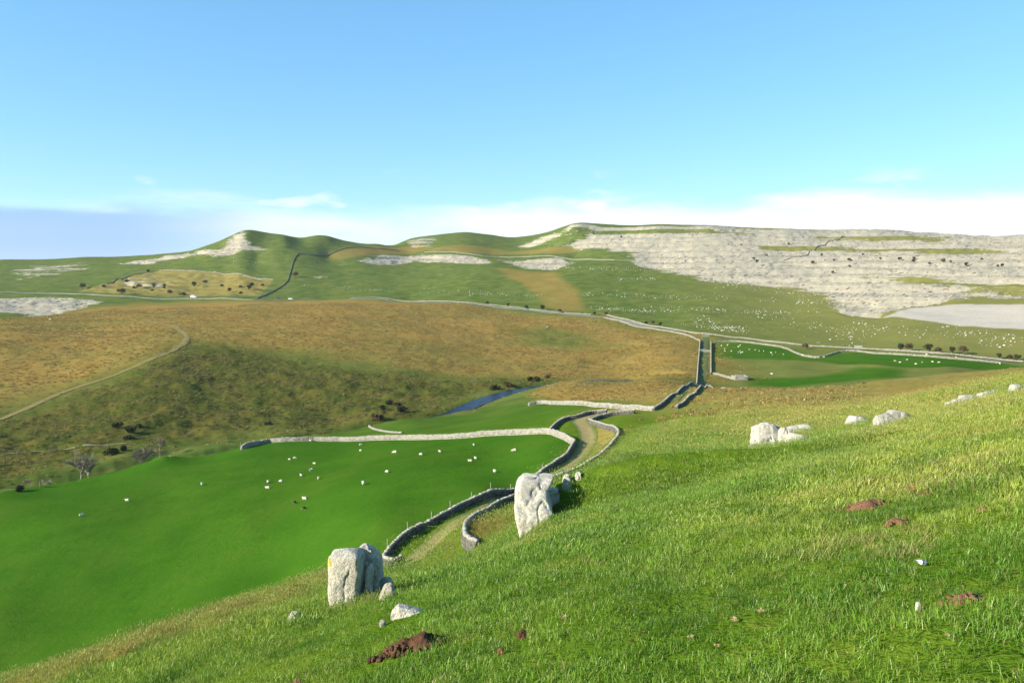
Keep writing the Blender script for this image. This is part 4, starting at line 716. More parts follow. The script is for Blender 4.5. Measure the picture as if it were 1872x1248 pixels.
CUBE_F = np.array([(0,3,2,1),(4,5,6,7),(0,1,5,4),(1,2,6,5),(2,3,7,6),(3,0,4,7)])
class Boxes:
    """collects jittered blocks into one mesh"""
    def __init__(s): s.V = []; s.F = []; s.T = []; s.n = 0
    def add(s, c, size, ax, tone, jit=.0, bottom=True):
        """ax: 3x3 rows = local axes"""
        v = CUBE_V * np.asarray(size)
        if jit: v = v + RNG.uniform(-jit, jit, v.shape) * np.asarray(size)
        s.V.append(v @ ax + np.asarray(c)); s.F.append(CUBE_F + s.n); s.n += 8; s.T += [tone]*8
    def mesh(s, name, mat, smooth=False):
        me = mesh_np(name, np.concatenate(s.V), np.concatenate(s.F), mat, smooth); set_attr(me, 'tone', s.T); return me
def axes(dx, dy, dz=(0, 0, 1)):
    t = np.array([dx, dy, 0.0]); t /= np.linalg.norm(t); n = np.array([-t[1], t[0], 0.0])
    return np.stack([t, n, np.array([0, 0, 1.0])])
def tube(path, radii, sides=5):
    P = [Vector(p) for p in path]; V = []; Fq = []
    for i, p in enumerate(P):
        d = (P[min(i+1, len(P)-1)] - P[max(i-1, 0)]).normalized()
        u = d.orthogonal().normalized(); w = d.cross(u)
        for k in range(sides):
            a = 2*math.pi*k/sides; V.append(p + (u*math.cos(a) + w*math.sin(a)) * radii[i])
    for i in range(len(P)-1):
        for k in range(sides):
            a = i*sides + k; b2 = i*sides + (k+1) % sides
            Fq.append((a, b2, b2+sides, a+sides))
    return V, Fq
class Multi:
    """joins several small pieces into one mesh"""
    def __init__(s): s.V = []; s.F = []; s.M = []
    def add(s, V, Fq, mi=0):
        n = len(s.V); s.V += [tuple(v) for v in V]; s.F += [tuple(i + n for i in f) for f in Fq]; s.M += [mi]*len(Fq)
    def box(s, c, size, mi=0, rz=0.0):
        R = Matrix.Rotation(rz, 3, 'Z'); s.add([R @ Vector(v*np.array(size)) + Vector(c) for v in CUBE_V], CUBE_F.tolist(), mi)
    def mesh(s, name, mats, smooth=False): return mesh_np(name, np.array([tuple(v) for v in s.V]), s.F, mats, smooth, s.M)

# ------------------------------------------------------------------ the land
def build_land():
    th_d = np.radians(np.arange(-47, 47.01, .115)); th_s = np.radians(np.concatenate([np.arange(-178, -47, 3.0), ])); th_e = np.radians(np.arange(49, 181, 3.0))
    th = np.concatenate([th_s, th_d, th_e])
    rr = [0.4]
    while rr[-1] < 5200:
        r = rr[-1]
        k = .10 if r < 3.5 else .016 if r < 9 else .0115 if r < 40 else .0078 if r < 420 else .0062 if r < 1250 else .03 if r < 2200 else .09
        rr.append(r * (1 + k))
    rr = np.array(rr); nr, nt = len(rr), len(th)
    R, T = np.meshgrid(rr, th, indexing='ij')
    x = (R * np.sin(T)).ravel(); y = (R * np.cos(T)).ravel()
    z, M, r = land(x, y)
    V = np.stack([x, y, z], 1)
    i, j = np.meshgrid(np.arange(nr-1), np.arange(nt), indexing='ij')
    a = (i*nt + j).ravel(); b = (i*nt + (j+1) % nt).ravel()
    Fq = np.stack([a, b, b+nt, a+nt], 1)[:, ::-1].copy()
    # close the middle with a fan
    V = np.concatenate([V, [[0, 0, float(land(np.array([0.0]), np.array([0.0]))[0][0])]]])
    # normals of the whole sheet, so that the pieces meet without a seam
    e1 = V[Fq[:, 1]] - V[Fq[:, 0]]; e2 = V[Fq[:, 3]] - V[Fq[:, 0]]
    fn = np.cross(e1, e2)
    vn = np.zeros_like(V)
    for k in range(4): np.add.at(vn, Fq[:, k], fn)
    vn[-1] = (0, 0, 1); vn /= np.linalg.norm(vn, axis=1)[:, None] + 1e-12
    pa = np.clip(np.maximum(M['pasture'], np.maximum(.62*M['pasture2'], .95*M['pasture3'])), 0, 1)
    mo = np.maximum.reduce([M['moor'] * (1 - .75*M['moorgreen']) * (1 - .7*M['bank']), .95*M['mound'], .75*M['swath'], .8*M['farbrown']])
    ro = np.clip(M['rock'] * (1 - .85*M['rockgreen']) + .6*M['rockpatch'], 0, 1)
    far = sstep(140, 230, r); dry = np.clip(sstep(60, 260, x - .12*y + 60) * sstep(330, 430, r) * .85 + .35*M['dullfield'], 0, 1) * (1 - pa)
    straw = np.clip(.85*M['quarry'] + .9*M['laneyellow'] + .9*M['shoulder'] * sstep(35, 90, r), 0, 1)
    sc = np.clip(M['scree'], 0, 1)
    bank = M['bank'] * (1 - mo*.5)
    z1 = np.zeros(1)
    C3 = lambda p, q, s: np.concatenate([np.stack([p, q, s, np.ones_like(p)], 1), [[0, 0, 0, 1]]]).astype(np.float32)
    ma = C3(pa, mo, ro * (1-sc)); mb = C3(sc, bank, M['rough']); mc = C3(straw, dry, far)
    # which named piece of the country each face belongs to
    cx = V[Fq[:, 0], 0]; cy = V[Fq[:, 0], 1]; f0 = np.minimum(Fq[:, 0], len(x)-1)
    rid = np.where(r[f0] > 330, 6, 0)
    rid[(M['dullfield'][f0] > .5) | (M['pasture3'][f0] > .5) | (M['pasture2'][f0] > .5)] = 2
    rid[(M['moor'][f0] > .5) | (M['mound'][f0] > .5)] = 3
    rid[M['bank'][f0] > .5] = 4
    rid[(r[f0] > 200) & (rid == 0)] = 2
    rid[(M['pasture'][f0] > .5)] = 1
    rid[((M['rock'][f0] > .5) | (M['scree'][f0] > .5)) & (r[f0] > 300)] = 5
    names = [('hillside', 'steep grassy foreground hillside with rough turf', 'hillside'),
             ('pasture', 'bright green grazed pasture below the hillside, bounded by the lane wall', 'field'),
             ('valley_field', 'green valley floor fields beyond the walled lane', 'field'),
             ('moorland', 'orange brown moor grass dome beyond the stream', 'moorland'),
             ('river_bank', 'dark rough heathery bank sloping down to the stream', 'bank'),
             ('limestone_hill', 'pale grey limestone pavement and scree on the far slope', 'hill'),
             ('far_hillside', 'distant green hills rising to the skyline', 'hill')]
    fan0 = [(len(x), j, (j+1) % nt) for j in range(nt)]
    for k, (nm, lab, cat) in enumerate(names):
        sel = Fq[rid == k]
        if len(sel) == 0: continue
        used, inv = np.unique(sel, return_inverse=True)
        me = mesh_np(nm, V[used], inv.reshape(sel.shape), MAT['ground'])
        for an, arr in (('ma', ma), ('mb', mb), ('mc', mc)):
            at = me.attributes.new(an, 'FLOAT_COLOR', 'POINT'); at.data.foreach_set('color', arr[used].ravel())
        me.normals_split_custom_set_from_vertices(vn[used].astype(np.float32))
        tag(link(nm, me), lab, cat, kind='structure')
    global LAND_LOW, LAND_HIGH
    LAND_LOW, LAND_HIGH = float(V[:, 2].min()), float(V[:, 2].max()); print('LAND', LAND_LOW, LAND_HIGH)
    bvh = BVHTree.FromPolygons(V.tolist(), Fq.tolist(), all_triangles=False)
    return bvh
BVH = build_land()
def gz(x, y):
    h = BVH.ray_cast(Vector((x, y, 900)), Vector((0, 0, -1)))
    return h[0].z if h[0] is not None else float(land(np.array([float(x)]), np.array([float(y)]))[0][0])
def gn(x, y):
    h = BVH.ray_cast(Vector((x, y, 900)), Vector((0, 0, -1)))
    return h[1] if h[1] is not None and h[1].z > 0 else (-h[1] if h[1] is not None else Vector((0, 0, 1)))
SP = DATA['spots']

# ------------------------------------------------------------------ track, road, paths, stream
def ribbon(name, line, width, mat, lift, label, cat, across=4, wob=.0, zfix=None):
    P = line; t = np.gradient(P, axis=0); t /= np.hypot(t[:, 0], t[:, 1])[:, None] + 1e-9
    nrm = np.stack([-t[:, 1], t[:, 0]], 1); V = []; E = []
    for i in range(len(P)):
        w = (width if np.isscalar(width) else width[i]) * (1 + wob * float(fbm(np.array([i*.13]), np.array([3.3]), 2, 9)[0]))
        for k in range(across+1):
            s = k/across - .5; q = P[i] + nrm[i]*s*w
            V.append((q[0], q[1], (zfix[i] if zfix is not None else gz(q[0], q[1])) + lift)); E.append(abs(s)*2)
    Fq = []
    for i in range(len(P)-1):
        for k in range(across):
            a = i*(across+1)+k; Fq.append((a, a+across+1, a+across+2, a+1))
    me = mesh_np(name, V, [f[::-1] for f in Fq], mat); set_attr(me, 'edge', E)
    me.update(); 
    if me.polygons[0].normal.z < 0: me.flip_normals()
    return tag(link(name, me), label, cat, kind='structure')
ribbon('track', smooth_line(DATA['track'], .7, 2), 3.3, MAT['track'], .05, 'worn earth and grass track winding between the two lane walls', 'track', 8, .15)
ribbon('green_way', smooth_line(DATA['droveway'], 2.5, 2), 3.2, MAT['green_way'], .08, 'grassed way between the straight field walls', 'track', 4, .2)
ribbon('road', smooth_line(DATA['road'], 5.0, 2), 4.2, MAT['road'], .22, 'pale narrow valley road running along the foot of the far hills', 'road', 4, .1)
ribbon('footpath', smooth_line(DATA['footpath'], 2.0, 2), 1.3, MAT['path'], .12, 'pale trodden path along the dark stream bank', 'path', 2, .2)
ribbon('grass_path', smooth_line(DATA['moorpath'], 3.0, 2), 2.8, MAT['moorpath'], .15, 'pale grassy path curving down the left of the brown moor', 'path', 4, .3)
ribbon('stream', STREAM, np.interp(STREAM[:, 0], [-40, -5, 12, 30], [7.5, 6.0, 3.6, 2.0]), MAT['water'], .02, 'dark blue stream curving between the bank and the green field', 'stream', 6, .25, STREAM_Z)

# ------------------------------------------------------------------ dry stone walls
WALL_INFO = {
 'lane_near_side': ('dry stone wall along the pasture side of the winding lane, nearest the camera', 'wall', 'cope'),
 'lane_hill_side': ('dry stone wall along the hillside edge of the winding lane, ending behind the big outcrop', 'wall', 'cope'),
 'lane_hill_far': ('short dark wall continuing the lane hill side past its upper bend', 'wall', 'cope'),
 'lane_far_left': ('dark wall on the far left side of the lane above the pale pasture wall', 'wall', 'cope'),
 'pasture_top': ('long sunlit pale wall along the top edge of the bright green pasture', 'cope', 'cope'),
 'mid_pale': ('pale sunlit wall below the orange mound near the stream', 'cope', 'cope'),
 'corner_left': ('stepping wall climbing from the pale wall up to the straight droveway, left one', 'wall', 'cope'),
 'corner_right': ('stepping wall climbing towards the sheepfold, right one of the pair', 'wall', 'cope'),
 'fold_low': ('low tumbled wall leading from the stepping wall to the sheepfold', 'farwall', 'farwall'),
 'droveway_left': ('straight wall on the left side of the grassed way to the road', 'wall', 'farwall'),
 'droveway_right': ('straight wall on the right side of the grassed way to the road', 'wall', 'farwall'),
 'fold_link': ('pale wall linking the straight droveway to the sheepfold', 'farwall', 'farwall'),
 'road_low_left': ('low wall on the near side of the road, left of the droveway mouth', 'farwall', 'farwall'),
 'road_up_right': ('pale wall along the far side of the road at the foot of the limestone slope', 'farwall', 'farwall'),
 'road_low_right': ('pale wall with a dip along the near side of the road above the green field', 'farwall', 'farwall'),
 'road_left': ('far roadside wall above the crest of the brown moor', 'farwall', 'farwall'),
 'far_dark': ('dark wall climbing the far left hill from the road', 'darkwall', 'darkwall'),
 'far_dark_top': ('dark wall running along below the far green hilltop to the right', 'darkwall', 'darkwall'),
 'far_pale': ('thin pale wall across the far slope below the plateau', 'farwall', 'farwall'),
 'road_far_left': ('thin pale roadside wall below the old quarry at far left', 'farwall', 'farwall'),
 'quarry_top': ('pale wall along the top of the old quarry enclosure', 'farwall', 'farwall'),
 'quarry_side': ('dark broken wall on the left side of the old quarry enclosure', 'darkwall', 'darkwall'),
 'ruined_low': ('low line of ruined wall in the small field beyond the pasture', 'farwall', 'farwall'),
 'hill_dark': ('dark wall zigzagging up the limestone slope on the right', 'darkwall', 'darkwall'),
}
def stone_wall(key):
    w = DATA['walls'][key]; h = w['h'] * (.78 if w['s'] < .38 else .72 if w['s'] < .46 else .62); s = w['s']; lab, mb, mc = WALL_INFO[key]
    P = smooth_line(w['p'], .25 * max(1, s/.4), 1); seg = np.hypot(*np.diff(P, axis=0).T); S = np.concatenate([[0], np.cumsum(seg)])
    def at(q): return np.array([np.interp(q, S, P[:, 0]), np.interp(q, S, P[:, 1])])
    zs = np.array([gz(*p) for p in P]); zat = lambda q: float(np.interp(q, S, zs))
    cph = min(s*.6, .26); ch = min(s * .52, (h - cph) / 2); nc = max(2, int(round((h - cph) / ch))); body = Boxes(); cope = Boxes()
    hv = lambda q: 1 + .16 * float(fbm(np.array([q/3.0]), np.array([1.7]), 2, 13)[0])
    for c in range(nc):
        q = -RNG.uniform(0, s); frac = c / nc; tw = .66 - .26*frac
        tw = max(tw, .38)
        while q < S[-1]:
            L = s * RNG.uniform(.65, 1.45); m = q + L/2
            if m >= S[-1]: break
            m = max(m, 0); p0 = at(m); d = at(m+.05) - at(m-.05)
            ax = axes(*d)
            zc = zat(m) + (c + .5) * ch * hv(m) - (.06 if c == 0 else 0)
            for sd in (-1, 1):
                off = sd * (tw/2 - tw*.24) + RNG.uniform(-.03, .03)
                hh = ch * RNG.uniform(.82, 1.04) * (1.25 if c == 0 else 1)
                body.add((p0[0] + ax[1][0]*off, p0[1] + ax[1][1]*off, zc - (ch*.12 if c == 0 else 0)), (L*.95, tw*.52*RNG.uniform(.9, 1.1), hh), ax, RNG.random(), .10)
            q += L
    q = 0
    top = nc * ch
    while q < S[-1]:
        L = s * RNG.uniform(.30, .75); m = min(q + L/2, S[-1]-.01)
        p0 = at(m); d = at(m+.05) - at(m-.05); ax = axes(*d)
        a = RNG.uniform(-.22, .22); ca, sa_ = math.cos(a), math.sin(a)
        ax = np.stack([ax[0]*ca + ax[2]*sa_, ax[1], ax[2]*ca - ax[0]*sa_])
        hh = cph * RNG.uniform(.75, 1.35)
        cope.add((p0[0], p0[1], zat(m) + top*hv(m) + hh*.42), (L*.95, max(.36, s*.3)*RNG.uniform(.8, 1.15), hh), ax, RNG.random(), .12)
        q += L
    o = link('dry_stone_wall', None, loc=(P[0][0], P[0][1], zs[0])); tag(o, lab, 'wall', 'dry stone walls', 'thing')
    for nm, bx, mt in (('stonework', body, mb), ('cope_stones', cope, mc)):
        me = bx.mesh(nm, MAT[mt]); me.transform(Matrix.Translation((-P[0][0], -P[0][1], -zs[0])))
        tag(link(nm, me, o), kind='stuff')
for k in WALL_INFO: stone_wall(k)

# ------------------------------------------------------------------ rocks
def loft_rock(name, levels, mat, n=64, m=44, expo=4.5, amp=.05, freq=3.0, seed=0, chip=.05, facets=9, keep=(.80, .97)):
    """rock grown through rounded cross-sections; levels = (z, x_left, x_right, y_front, y_back)"""
    L = np.asarray(levels, float); zq = np.linspace(L[0, 0], L[-1, 0], m)
    V = []
    for z in zq:
        xl, xr, yf, yb = (np.interp(z, L[:, 0], L[:, k]) for k in (1, 2, 3, 4))
        a = np.linspace(0, 2*np.pi, n, endpoint=False); c, s = np.cos(a), np.sin(a)
        k = (np.abs(c)**expo + np.abs(s)**expo) ** (-1/expo)
        V.append(np.stack([(xl+xr)/2 + c*k*(xr-xl)/2, (yf+yb)/2 + s*k*(yb-yf)/2, np.full(n, z)], 1))
    # domed cap
    top = V[-1]; cen = top.mean(0)
    for f, up in ((.72, .35), (.40, .62), (.12, .75)):
        q = cen + (top - cen) * f; q[:, 2] += up * .10 * min(np.ptp(top[:, 0]), np.ptp(top[:, 1])); V.append(q)
    V = np.concatenate(V); rows = m + 3
    Fq = [(i*n+j, i*n+(j+1) % n, (i+1)*n+(j+1) % n, (i+1)*n+j) for i in range(rows-1) for j in range(n)]
    V = np.concatenate([V, V[-n:].mean(0, keepdims=True)]); ti = len(V)-1
    Fq += [((rows-1)*n+j, (rows-1)*n+(j+1) % n, ti) for j in range(n)]
    ax = np.stack([V[:, 0]*0 + cen[0], V[:, 1]*0 + cen[1], V[:, 2]*.6 + .4*L[:, 0].mean()], 1)
    d = V - ax; d /= np.linalg.norm(d, axis=1)[:, None] + 1e-9
    off = seed * 13.7
    big = fbm3(V*freq*.45 + off, 3, seed); mid = fbm3(V*freq + off, 4, seed+3); fine = fbm3(V*freq*4 + off, 3, seed+7)
    rid = 1 - np.abs(fbm3(V*np.array([1, 1, .45])*freq*.9 + off + 40, 3, seed+11)) * 2
    disp = amp * (1.3*big + .9*mid + .25*fine) - chip * np.clip((rid - .72) / .28, 0, 1)
    V = V + d * (disp*.6)[:, None]
    rr = np.random.default_rng(seed + 900); lo, hi = V.min(0), V.max(0); c0 = (lo + hi)/2; half = (hi - lo)/2
    for _ in range(facets):      # broken faces
        nn = rr.normal(size=3) * np.array([1, 1, .7]); nn[2] = abs(nn[2])*.9 if rr.random() < .6 else nn[2]*.3; nn /= np.linalg.norm(nn)
        q = (V - c0) @ nn; lim = q.max() * rr.uniform(*keep); V = V - nn * np.maximum(0, q - lim)[:, None] * .92
    V = V + d * (disp*.4)[:, None]
    me = mesh_np(name, V, Fq, mat)
    me.set_sharp_from_angle(angle=math.radians(32))
    return me
def px_levels(rows, px0, scale): return [(z, (l-px0)/scale, (r-px0)/scale, f, b) for z, l, r, f, b in rows]
def dome_rock(name, rx, ry, rz, mat, seed, sink=.35, amp=.10, flat=3.0):
    lv = []
    for t in (-.6, -.2, .1, .4, .65, .85, 1.0):
        w = (1 - max(0, t)**flat) ** (1/flat) if t < 1 else .28
        w = max(w, .28)
        lv.append((t*rz, -rx*w, rx*w, -ry*w, ry*w))
    return loft_rock(name, lv, mat, 44, 24, 3.4, amp*min(rx, ry)*1.6, 1.6/max(.2, min(rx, ry)), seed, .08*rz, 14, (.70, .94))

def slab(name, lx, ly, lz, tilt, roll, mat, seed, taper=.82):
    """tilted, broken slab"""
    me = loft_rock(name, [(-.9*lz, -lx/2, lx/2, -ly/2, ly/2), (.15*lz, -lx/2, lx/2, -ly/2, ly/2), (.75*lz, -lx/2*taper, lx/2*taper, -ly/2*taper, ly/2*taper), (lz, -lx/2*taper*.9, lx/2*taper*.9, -ly/2*taper*.9, ly/2*taper*.9)], mat, 64, 30, 7.0, .10*min(lx, ly, lz*2), 2.6/max(.5, min(lx, ly)), seed, .10*lz, 9, (.80, .97))
    me.transform(Matrix.Rotation(math.radians(tilt), 4, 'Y') @ Matrix.Rotation(math.radians(roll), 4, 'X'))
    return me
OLD = {'tall_boulder': 25.09, 'outcrop': 21.05, 'round_stone': 19.78, 'flat_stone': 14.85, 'pale_chip': 21.77, 'white_pebble': 14.76, 'dig': 10.03, 'hole': 21.34, 'crag': 50.59, 'crag_low': 44.36, 'crag_back': 64.16, 'crag_chip': 51.34, 'pale_slab': 60.12, 'grey_slab': 49.28, 'ledge': 56.76, 'ledge2': 51.35, 'mole1': 11.61, 'mole2': 5.6, 'mole3': 14.21, 'mole4': 11.62, 'mole5': 9.47, 'mole6': 9.1, 'mole7': 12.27, 'clod1': 7.96, 'clod2': 10.35, 'clod3': 7.34, 'feather': 6.94, 'stone_w': 5.68, 'leaf1': 6.55, 'leaf2': 6.46, 'leaf3': 6.21, 'leaf4': 4.65, 'leaf5': 5.86, 'leaf6': 8.1, 'chip2': 40.62, 'chip3': 25.29, 'tuft1': 12.72, 'tuft2': 15.18, 'tuft3': 25.08, 'tuft4': 11.56, 'tuft5': 8.17, 'shadowtuft': 32.02, 'brown1': 65.11, 'brown2': 39.63, 'rocktop': 106.47, 'rockstep': 59.32}   # distances at which the pieces below were measured
def fit(spot):
    k = [n for n, v in SP.items() if v is spot or tuple(v) == tuple(spot)][0]; return SP[k][1] / OLD[k]
def rock_thing(name, spot, label, cat, pieces, dz=0.0, group=None):
    """pieces: list of (part name, mesh, (x, y, z))"""
    x, y = spot; k = fit(spot) * (1.22 if name == 'limestone_outcrop' and y > 40 else 1.15 if y > 40 else 1); z = gz(x, y) + dz*k + (.10 if y > 40 else 0)
    if len(pieces) == 1:
        o = link(name, pieces[0][1], loc=(x, y, z), scl=k)
    else:
        o = link(name, None, loc=(x, y, z), scl=k)
        for pn, me, lc in pieces:
            if pn == 'ridge_block':     # sits on the turf behind the face
                mx = sum(v.co.x for v in me.vertices)/len(me.vertices); my = sum(v.co.y for v in me.vertices)/len(me.vertices)
                lc = (0, 0, (gz(x + mx*k, y + my*k) - z)/k - .02)
            link(pn, me, o, lc)
    return tag(o, label, cat, group)
S1 = 58.3
rock_thing('standing_boulder', SP['tall_boulder'], 'tall pale limestone boulder with yellow lichen at the left of the foreground', 'boulder', [
    ('main_block', loft_rock('main_block', px_levels([(-.5, 606, 655, -.36, .9), (0, 604, 659, -.38, .95), (.4, 600, 659, -.38, .95), (.9, 601, 663, -.36, .9), (1.30, 601, 664, -.33, .85), (1.52, 602, 662, -.29, .8), (1.62, 606, 654, -.22, .6)], 640, S1), MAT['rock_yellow'], 90, 60, 9, .035, 2.6, 1, .04, 12, (.88, .98)), (0, 0, 0)),
    ('rear_block', loft_rock('rear_block', px_levels([(-.3, 645, 690, .4, 1.7), (.6, 645, 690, .4, 1.7), (1.0, 646, 689, .45, 1.6), (1.30, 647, 684, .5, 1.4), (1.52, 648, 677, .55, 1.2), (1.64, 653, 671, .6, 1.0)], 640, S1), MAT['rock'], 70, 50, 5.0, .05, 3.2, 2, .07, 5, (.9, .98)), (0, 0, 0)),
    ('side_slab', loft_rock('side_slab', px_levels([(-.2, 666, 684, -.05, .25), (.5, 667, 682, 0, .25), (1.0, 671, 685, .04, .25), (1.22, 675, 684, .08, .22)], 640, S1), MAT['rock'], 40, 30, 4.0, .03, 4, 3, .03), (0, 0, 0)),
    ('fallen_block', dome_rock('fallen_block', .26, .22, .30, MAT['rock_grey'], 4), (1.02, .9, .22)),
], -.02)
S2 = 63.0
rock_thing('limestone_outcrop', SP['outcrop'], 'large pale limestone outcrop face at the edge of the hillside before the lane', 'outcrop', [
    ('rock_face', loft_rock('rock_face', px_levels([(-.6, 953, 984, -.30, .8), (0, 951, 985, -.30, .9), (.25, 947, 992, -.32, 1.1), (.62, 942, 1006, -.30, 1.2), (.80, 941, 1008, -.22, 1.2), (1.10, 943, 1002, -.05, 1.2), (1.30, 946, 1003, .12, 1.2), (1.44, 950, 1010, .25, 1.2), (1.54, 956, 1010, .4, 1.15)], 970, S2), MAT['rock'], 110, 80, 8.0, .05, 2.2, 5, .05, 2, (.95, .99)), (0, 0, 0)),
    ('ridge_block', loft_rock('ridge_block', [(-.5, .40, .90, .9, 1.6), (0, .40, .90, .9, 1.6), (.18, .43, .87, 1.0, 1.5), (.26, .5, .8, 1.1, 1.4)], MAT['rock'], 60, 26, 6, .05, 3.0, 6, .05, 8, (.85, .97)), (0, 0, 1.36)),
    ('ridge_block', loft_rock('ridge_block', [(-.5, .93, 1.2, 1.1, 1.7), (0, .93, 1.2, 1.1, 1.7), (.16, .96, 1.17, 1.2, 1.6), (.24, 1.0, 1.12, 1.3, 1.5)], MAT['rock'], 60, 26, 6, .05, 3.0, 7, .05, 8, (.85, .97)), (0, 0, 1.38)),
    ('ridge_block', loft_rock('ridge_block', [(-.5, 1.30, 1.5, 1.3, 1.7), (0, 1.30, 1.5, 1.3, 1.7), (.14, 1.33, 1.47, 1.35, 1.65)], MAT['rock'], 40, 20, 6, .04, 3.0, 8, .04, 6, (.85, .97)), (0, 0, 1.46)),
], -.03)
rock_thing('round_stone', SP['round_stone'], 'small rounded grey stone half buried right of the tall boulder', 'stone', [('round_stone', dome_rock('round_stone', .21, .2, .42, MAT['rock_moss'], 9), (0, 0, 0))], 0)
rock_thing('flat_stone', SP['flat_stone'], 'flat tilted pale stone just above the big heap of earth', 'stone', [('flat_stone', slab('flat_stone', .66, .42, .14, 14, -8, MAT['rock'], 10), (0, 0, .05))], .0)
rock_thing('stone_chip', SP['pale_chip'], 'pale jagged stone in the grass left of the tall boulder', 'stone', [('stone_chip', dome_rock('stone_chip', .22, .13, .24, MAT['rock'], 12, amp=.2), (0, 0, 0))], 0)
rock_thing('white_pebble', SP['white_pebble'], 'small white stone beside the big heap of earth', 'stone', [('white_pebble', dome_rock('white_pebble', .075, .07, .11, MAT['boulder'], 13), (0, 0, 0))], .02)
rock_thing('white_stone', SP['stone_w'], 'tiny white stone lying in the grass at lower right', 'stone', [('white_stone', dome_rock('white_stone', .022, .02, .045, MAT['boulder'], 14), (0, 0, 0))], .02)
rock_thing('stone_chip', SP['chip2'], 'small pale stone on the tussocky slope above the pasture', 'stone', [('stone_chip', dome_rock('stone_chip', .2, .16, .26, MAT['rock'], 15), (0, 0, 0))], 0)
rock_thing('stone_chip', SP['chip3'], 'small pale stone low on the tussocky slope near the left edge', 'stone', [('stone_chip', dome_rock('stone_chip', .16, .12, .2, MAT['rock'], 16), (0, 0, 0))], 0)
rock_thing('limestone_outcrop', SP['crag'], 'craggy pale limestone outcrop of broken blocks on the middle of the right hillside', 'outcrop', [
    ('upper_block', slab('upper_block', 1.45, 1.2, .80, -10, -14, MAT['rock'], 21), (-.95, .45, .15)),
    ('middle_block', slab('middle_block', .8, 1.0, .62, 8, -18, MAT['rock'], 29), (-.15, .2, .18)),
    ('lower_block', slab('lower_block', 2.3, 1.1, .45, 17, -12, MAT['rock'], 22), (.75, -.25, .02)),
    ('back_block', slab('back_block', 1.0, .7, .4, -6, -8, MAT['rock'], 20), (-.5, .9, .4)),
], 0)
rock_thing('limestone_slab', SP['crag_low'], 'low grey slab left of the craggy hillside outcrop', 'rock', [('limestone_slab', slab('limestone_slab', 1.6, .9, .34, 9, -10, MAT['rock_grey'], 23), (0, 0, 0))], -.02)
rock_thing('limestone_slab', SP['crag_back'], 'long low pale slab behind the craggy hillside outcrop', 'rock', [('limestone_slab', slab('limestone_slab', 1.9, 1.0, .40, -7, -10, MAT['rock'], 24), (0, 0, 0))], -.02)
rock_thing('limestone_slab', SP['crag_chip'], 'small grey slab just right of the craggy hillside outcrop', 'rock', [('limestone_slab', slab('limestone_slab', .9, .45, .22, 10, -8, MAT['rock_grey'], 25), (.25, 0, 0))], -.02)
rock_thing('limestone_slab', SP['pale_slab'], 'white wedge shaped slab on the right hillside, left of the grey slab', 'rock', [('limestone_slab', slab('limestone_slab', 1.7, .8, .36, 14, -10, MAT['boulder'], 26), (0, 0, .05))], 0)
rock_thing('limestone_slab', SP['grey_slab'], 'grey pointed slabs on the right hillside, right of the white wedge', 'rock', [
    ('left_piece', slab('left_piece', 1.1, .8, .42, -12, -10, MAT['rock_grey'], 27), (-.5, 0, .05)), ('right_piece', slab('right_piece', 1.5, .8, .45, 18, -10, MAT['rock_grey'], 28), (.35, .15, .08))], 0)
lp = []
for k, (px, py, a) in enumerate([(-1.9, -.2, .28), (-1.35, -.05, .34), (-.75, 0, .42), (-.2, .2, .30), (.4, .25, .36), (.95, .5, .34), (1.4, .6, .26)]):
    lp.append(('ledge_block', slab('ledge_block', a*2.4, a*1.6, a*.85, -8 + 5*(k % 4), -10, MAT['rock_grey'] if k in (1, 2, 5) else MAT['rock'], 30+k), (px, py, gz(SP['ledge'][0]+px, SP['ledge'][1]+py) - gz(*SP['ledge']) - .03)))
rock_thing('limestone_ledge', SP['ledge'], 'broken line of low limestone blocks near the right edge of the hillside', 'rock ledge', lp, 0)
rock_thing('limestone_block', SP['ledge2'], 'bright limestone block cut by the right edge of the picture', 'rock', [('limestone_block', dome_rock('limestone_block', .55, .4, .5, MAT['boulder'], 40, amp=.18), (.1, 0, 0))], 0)

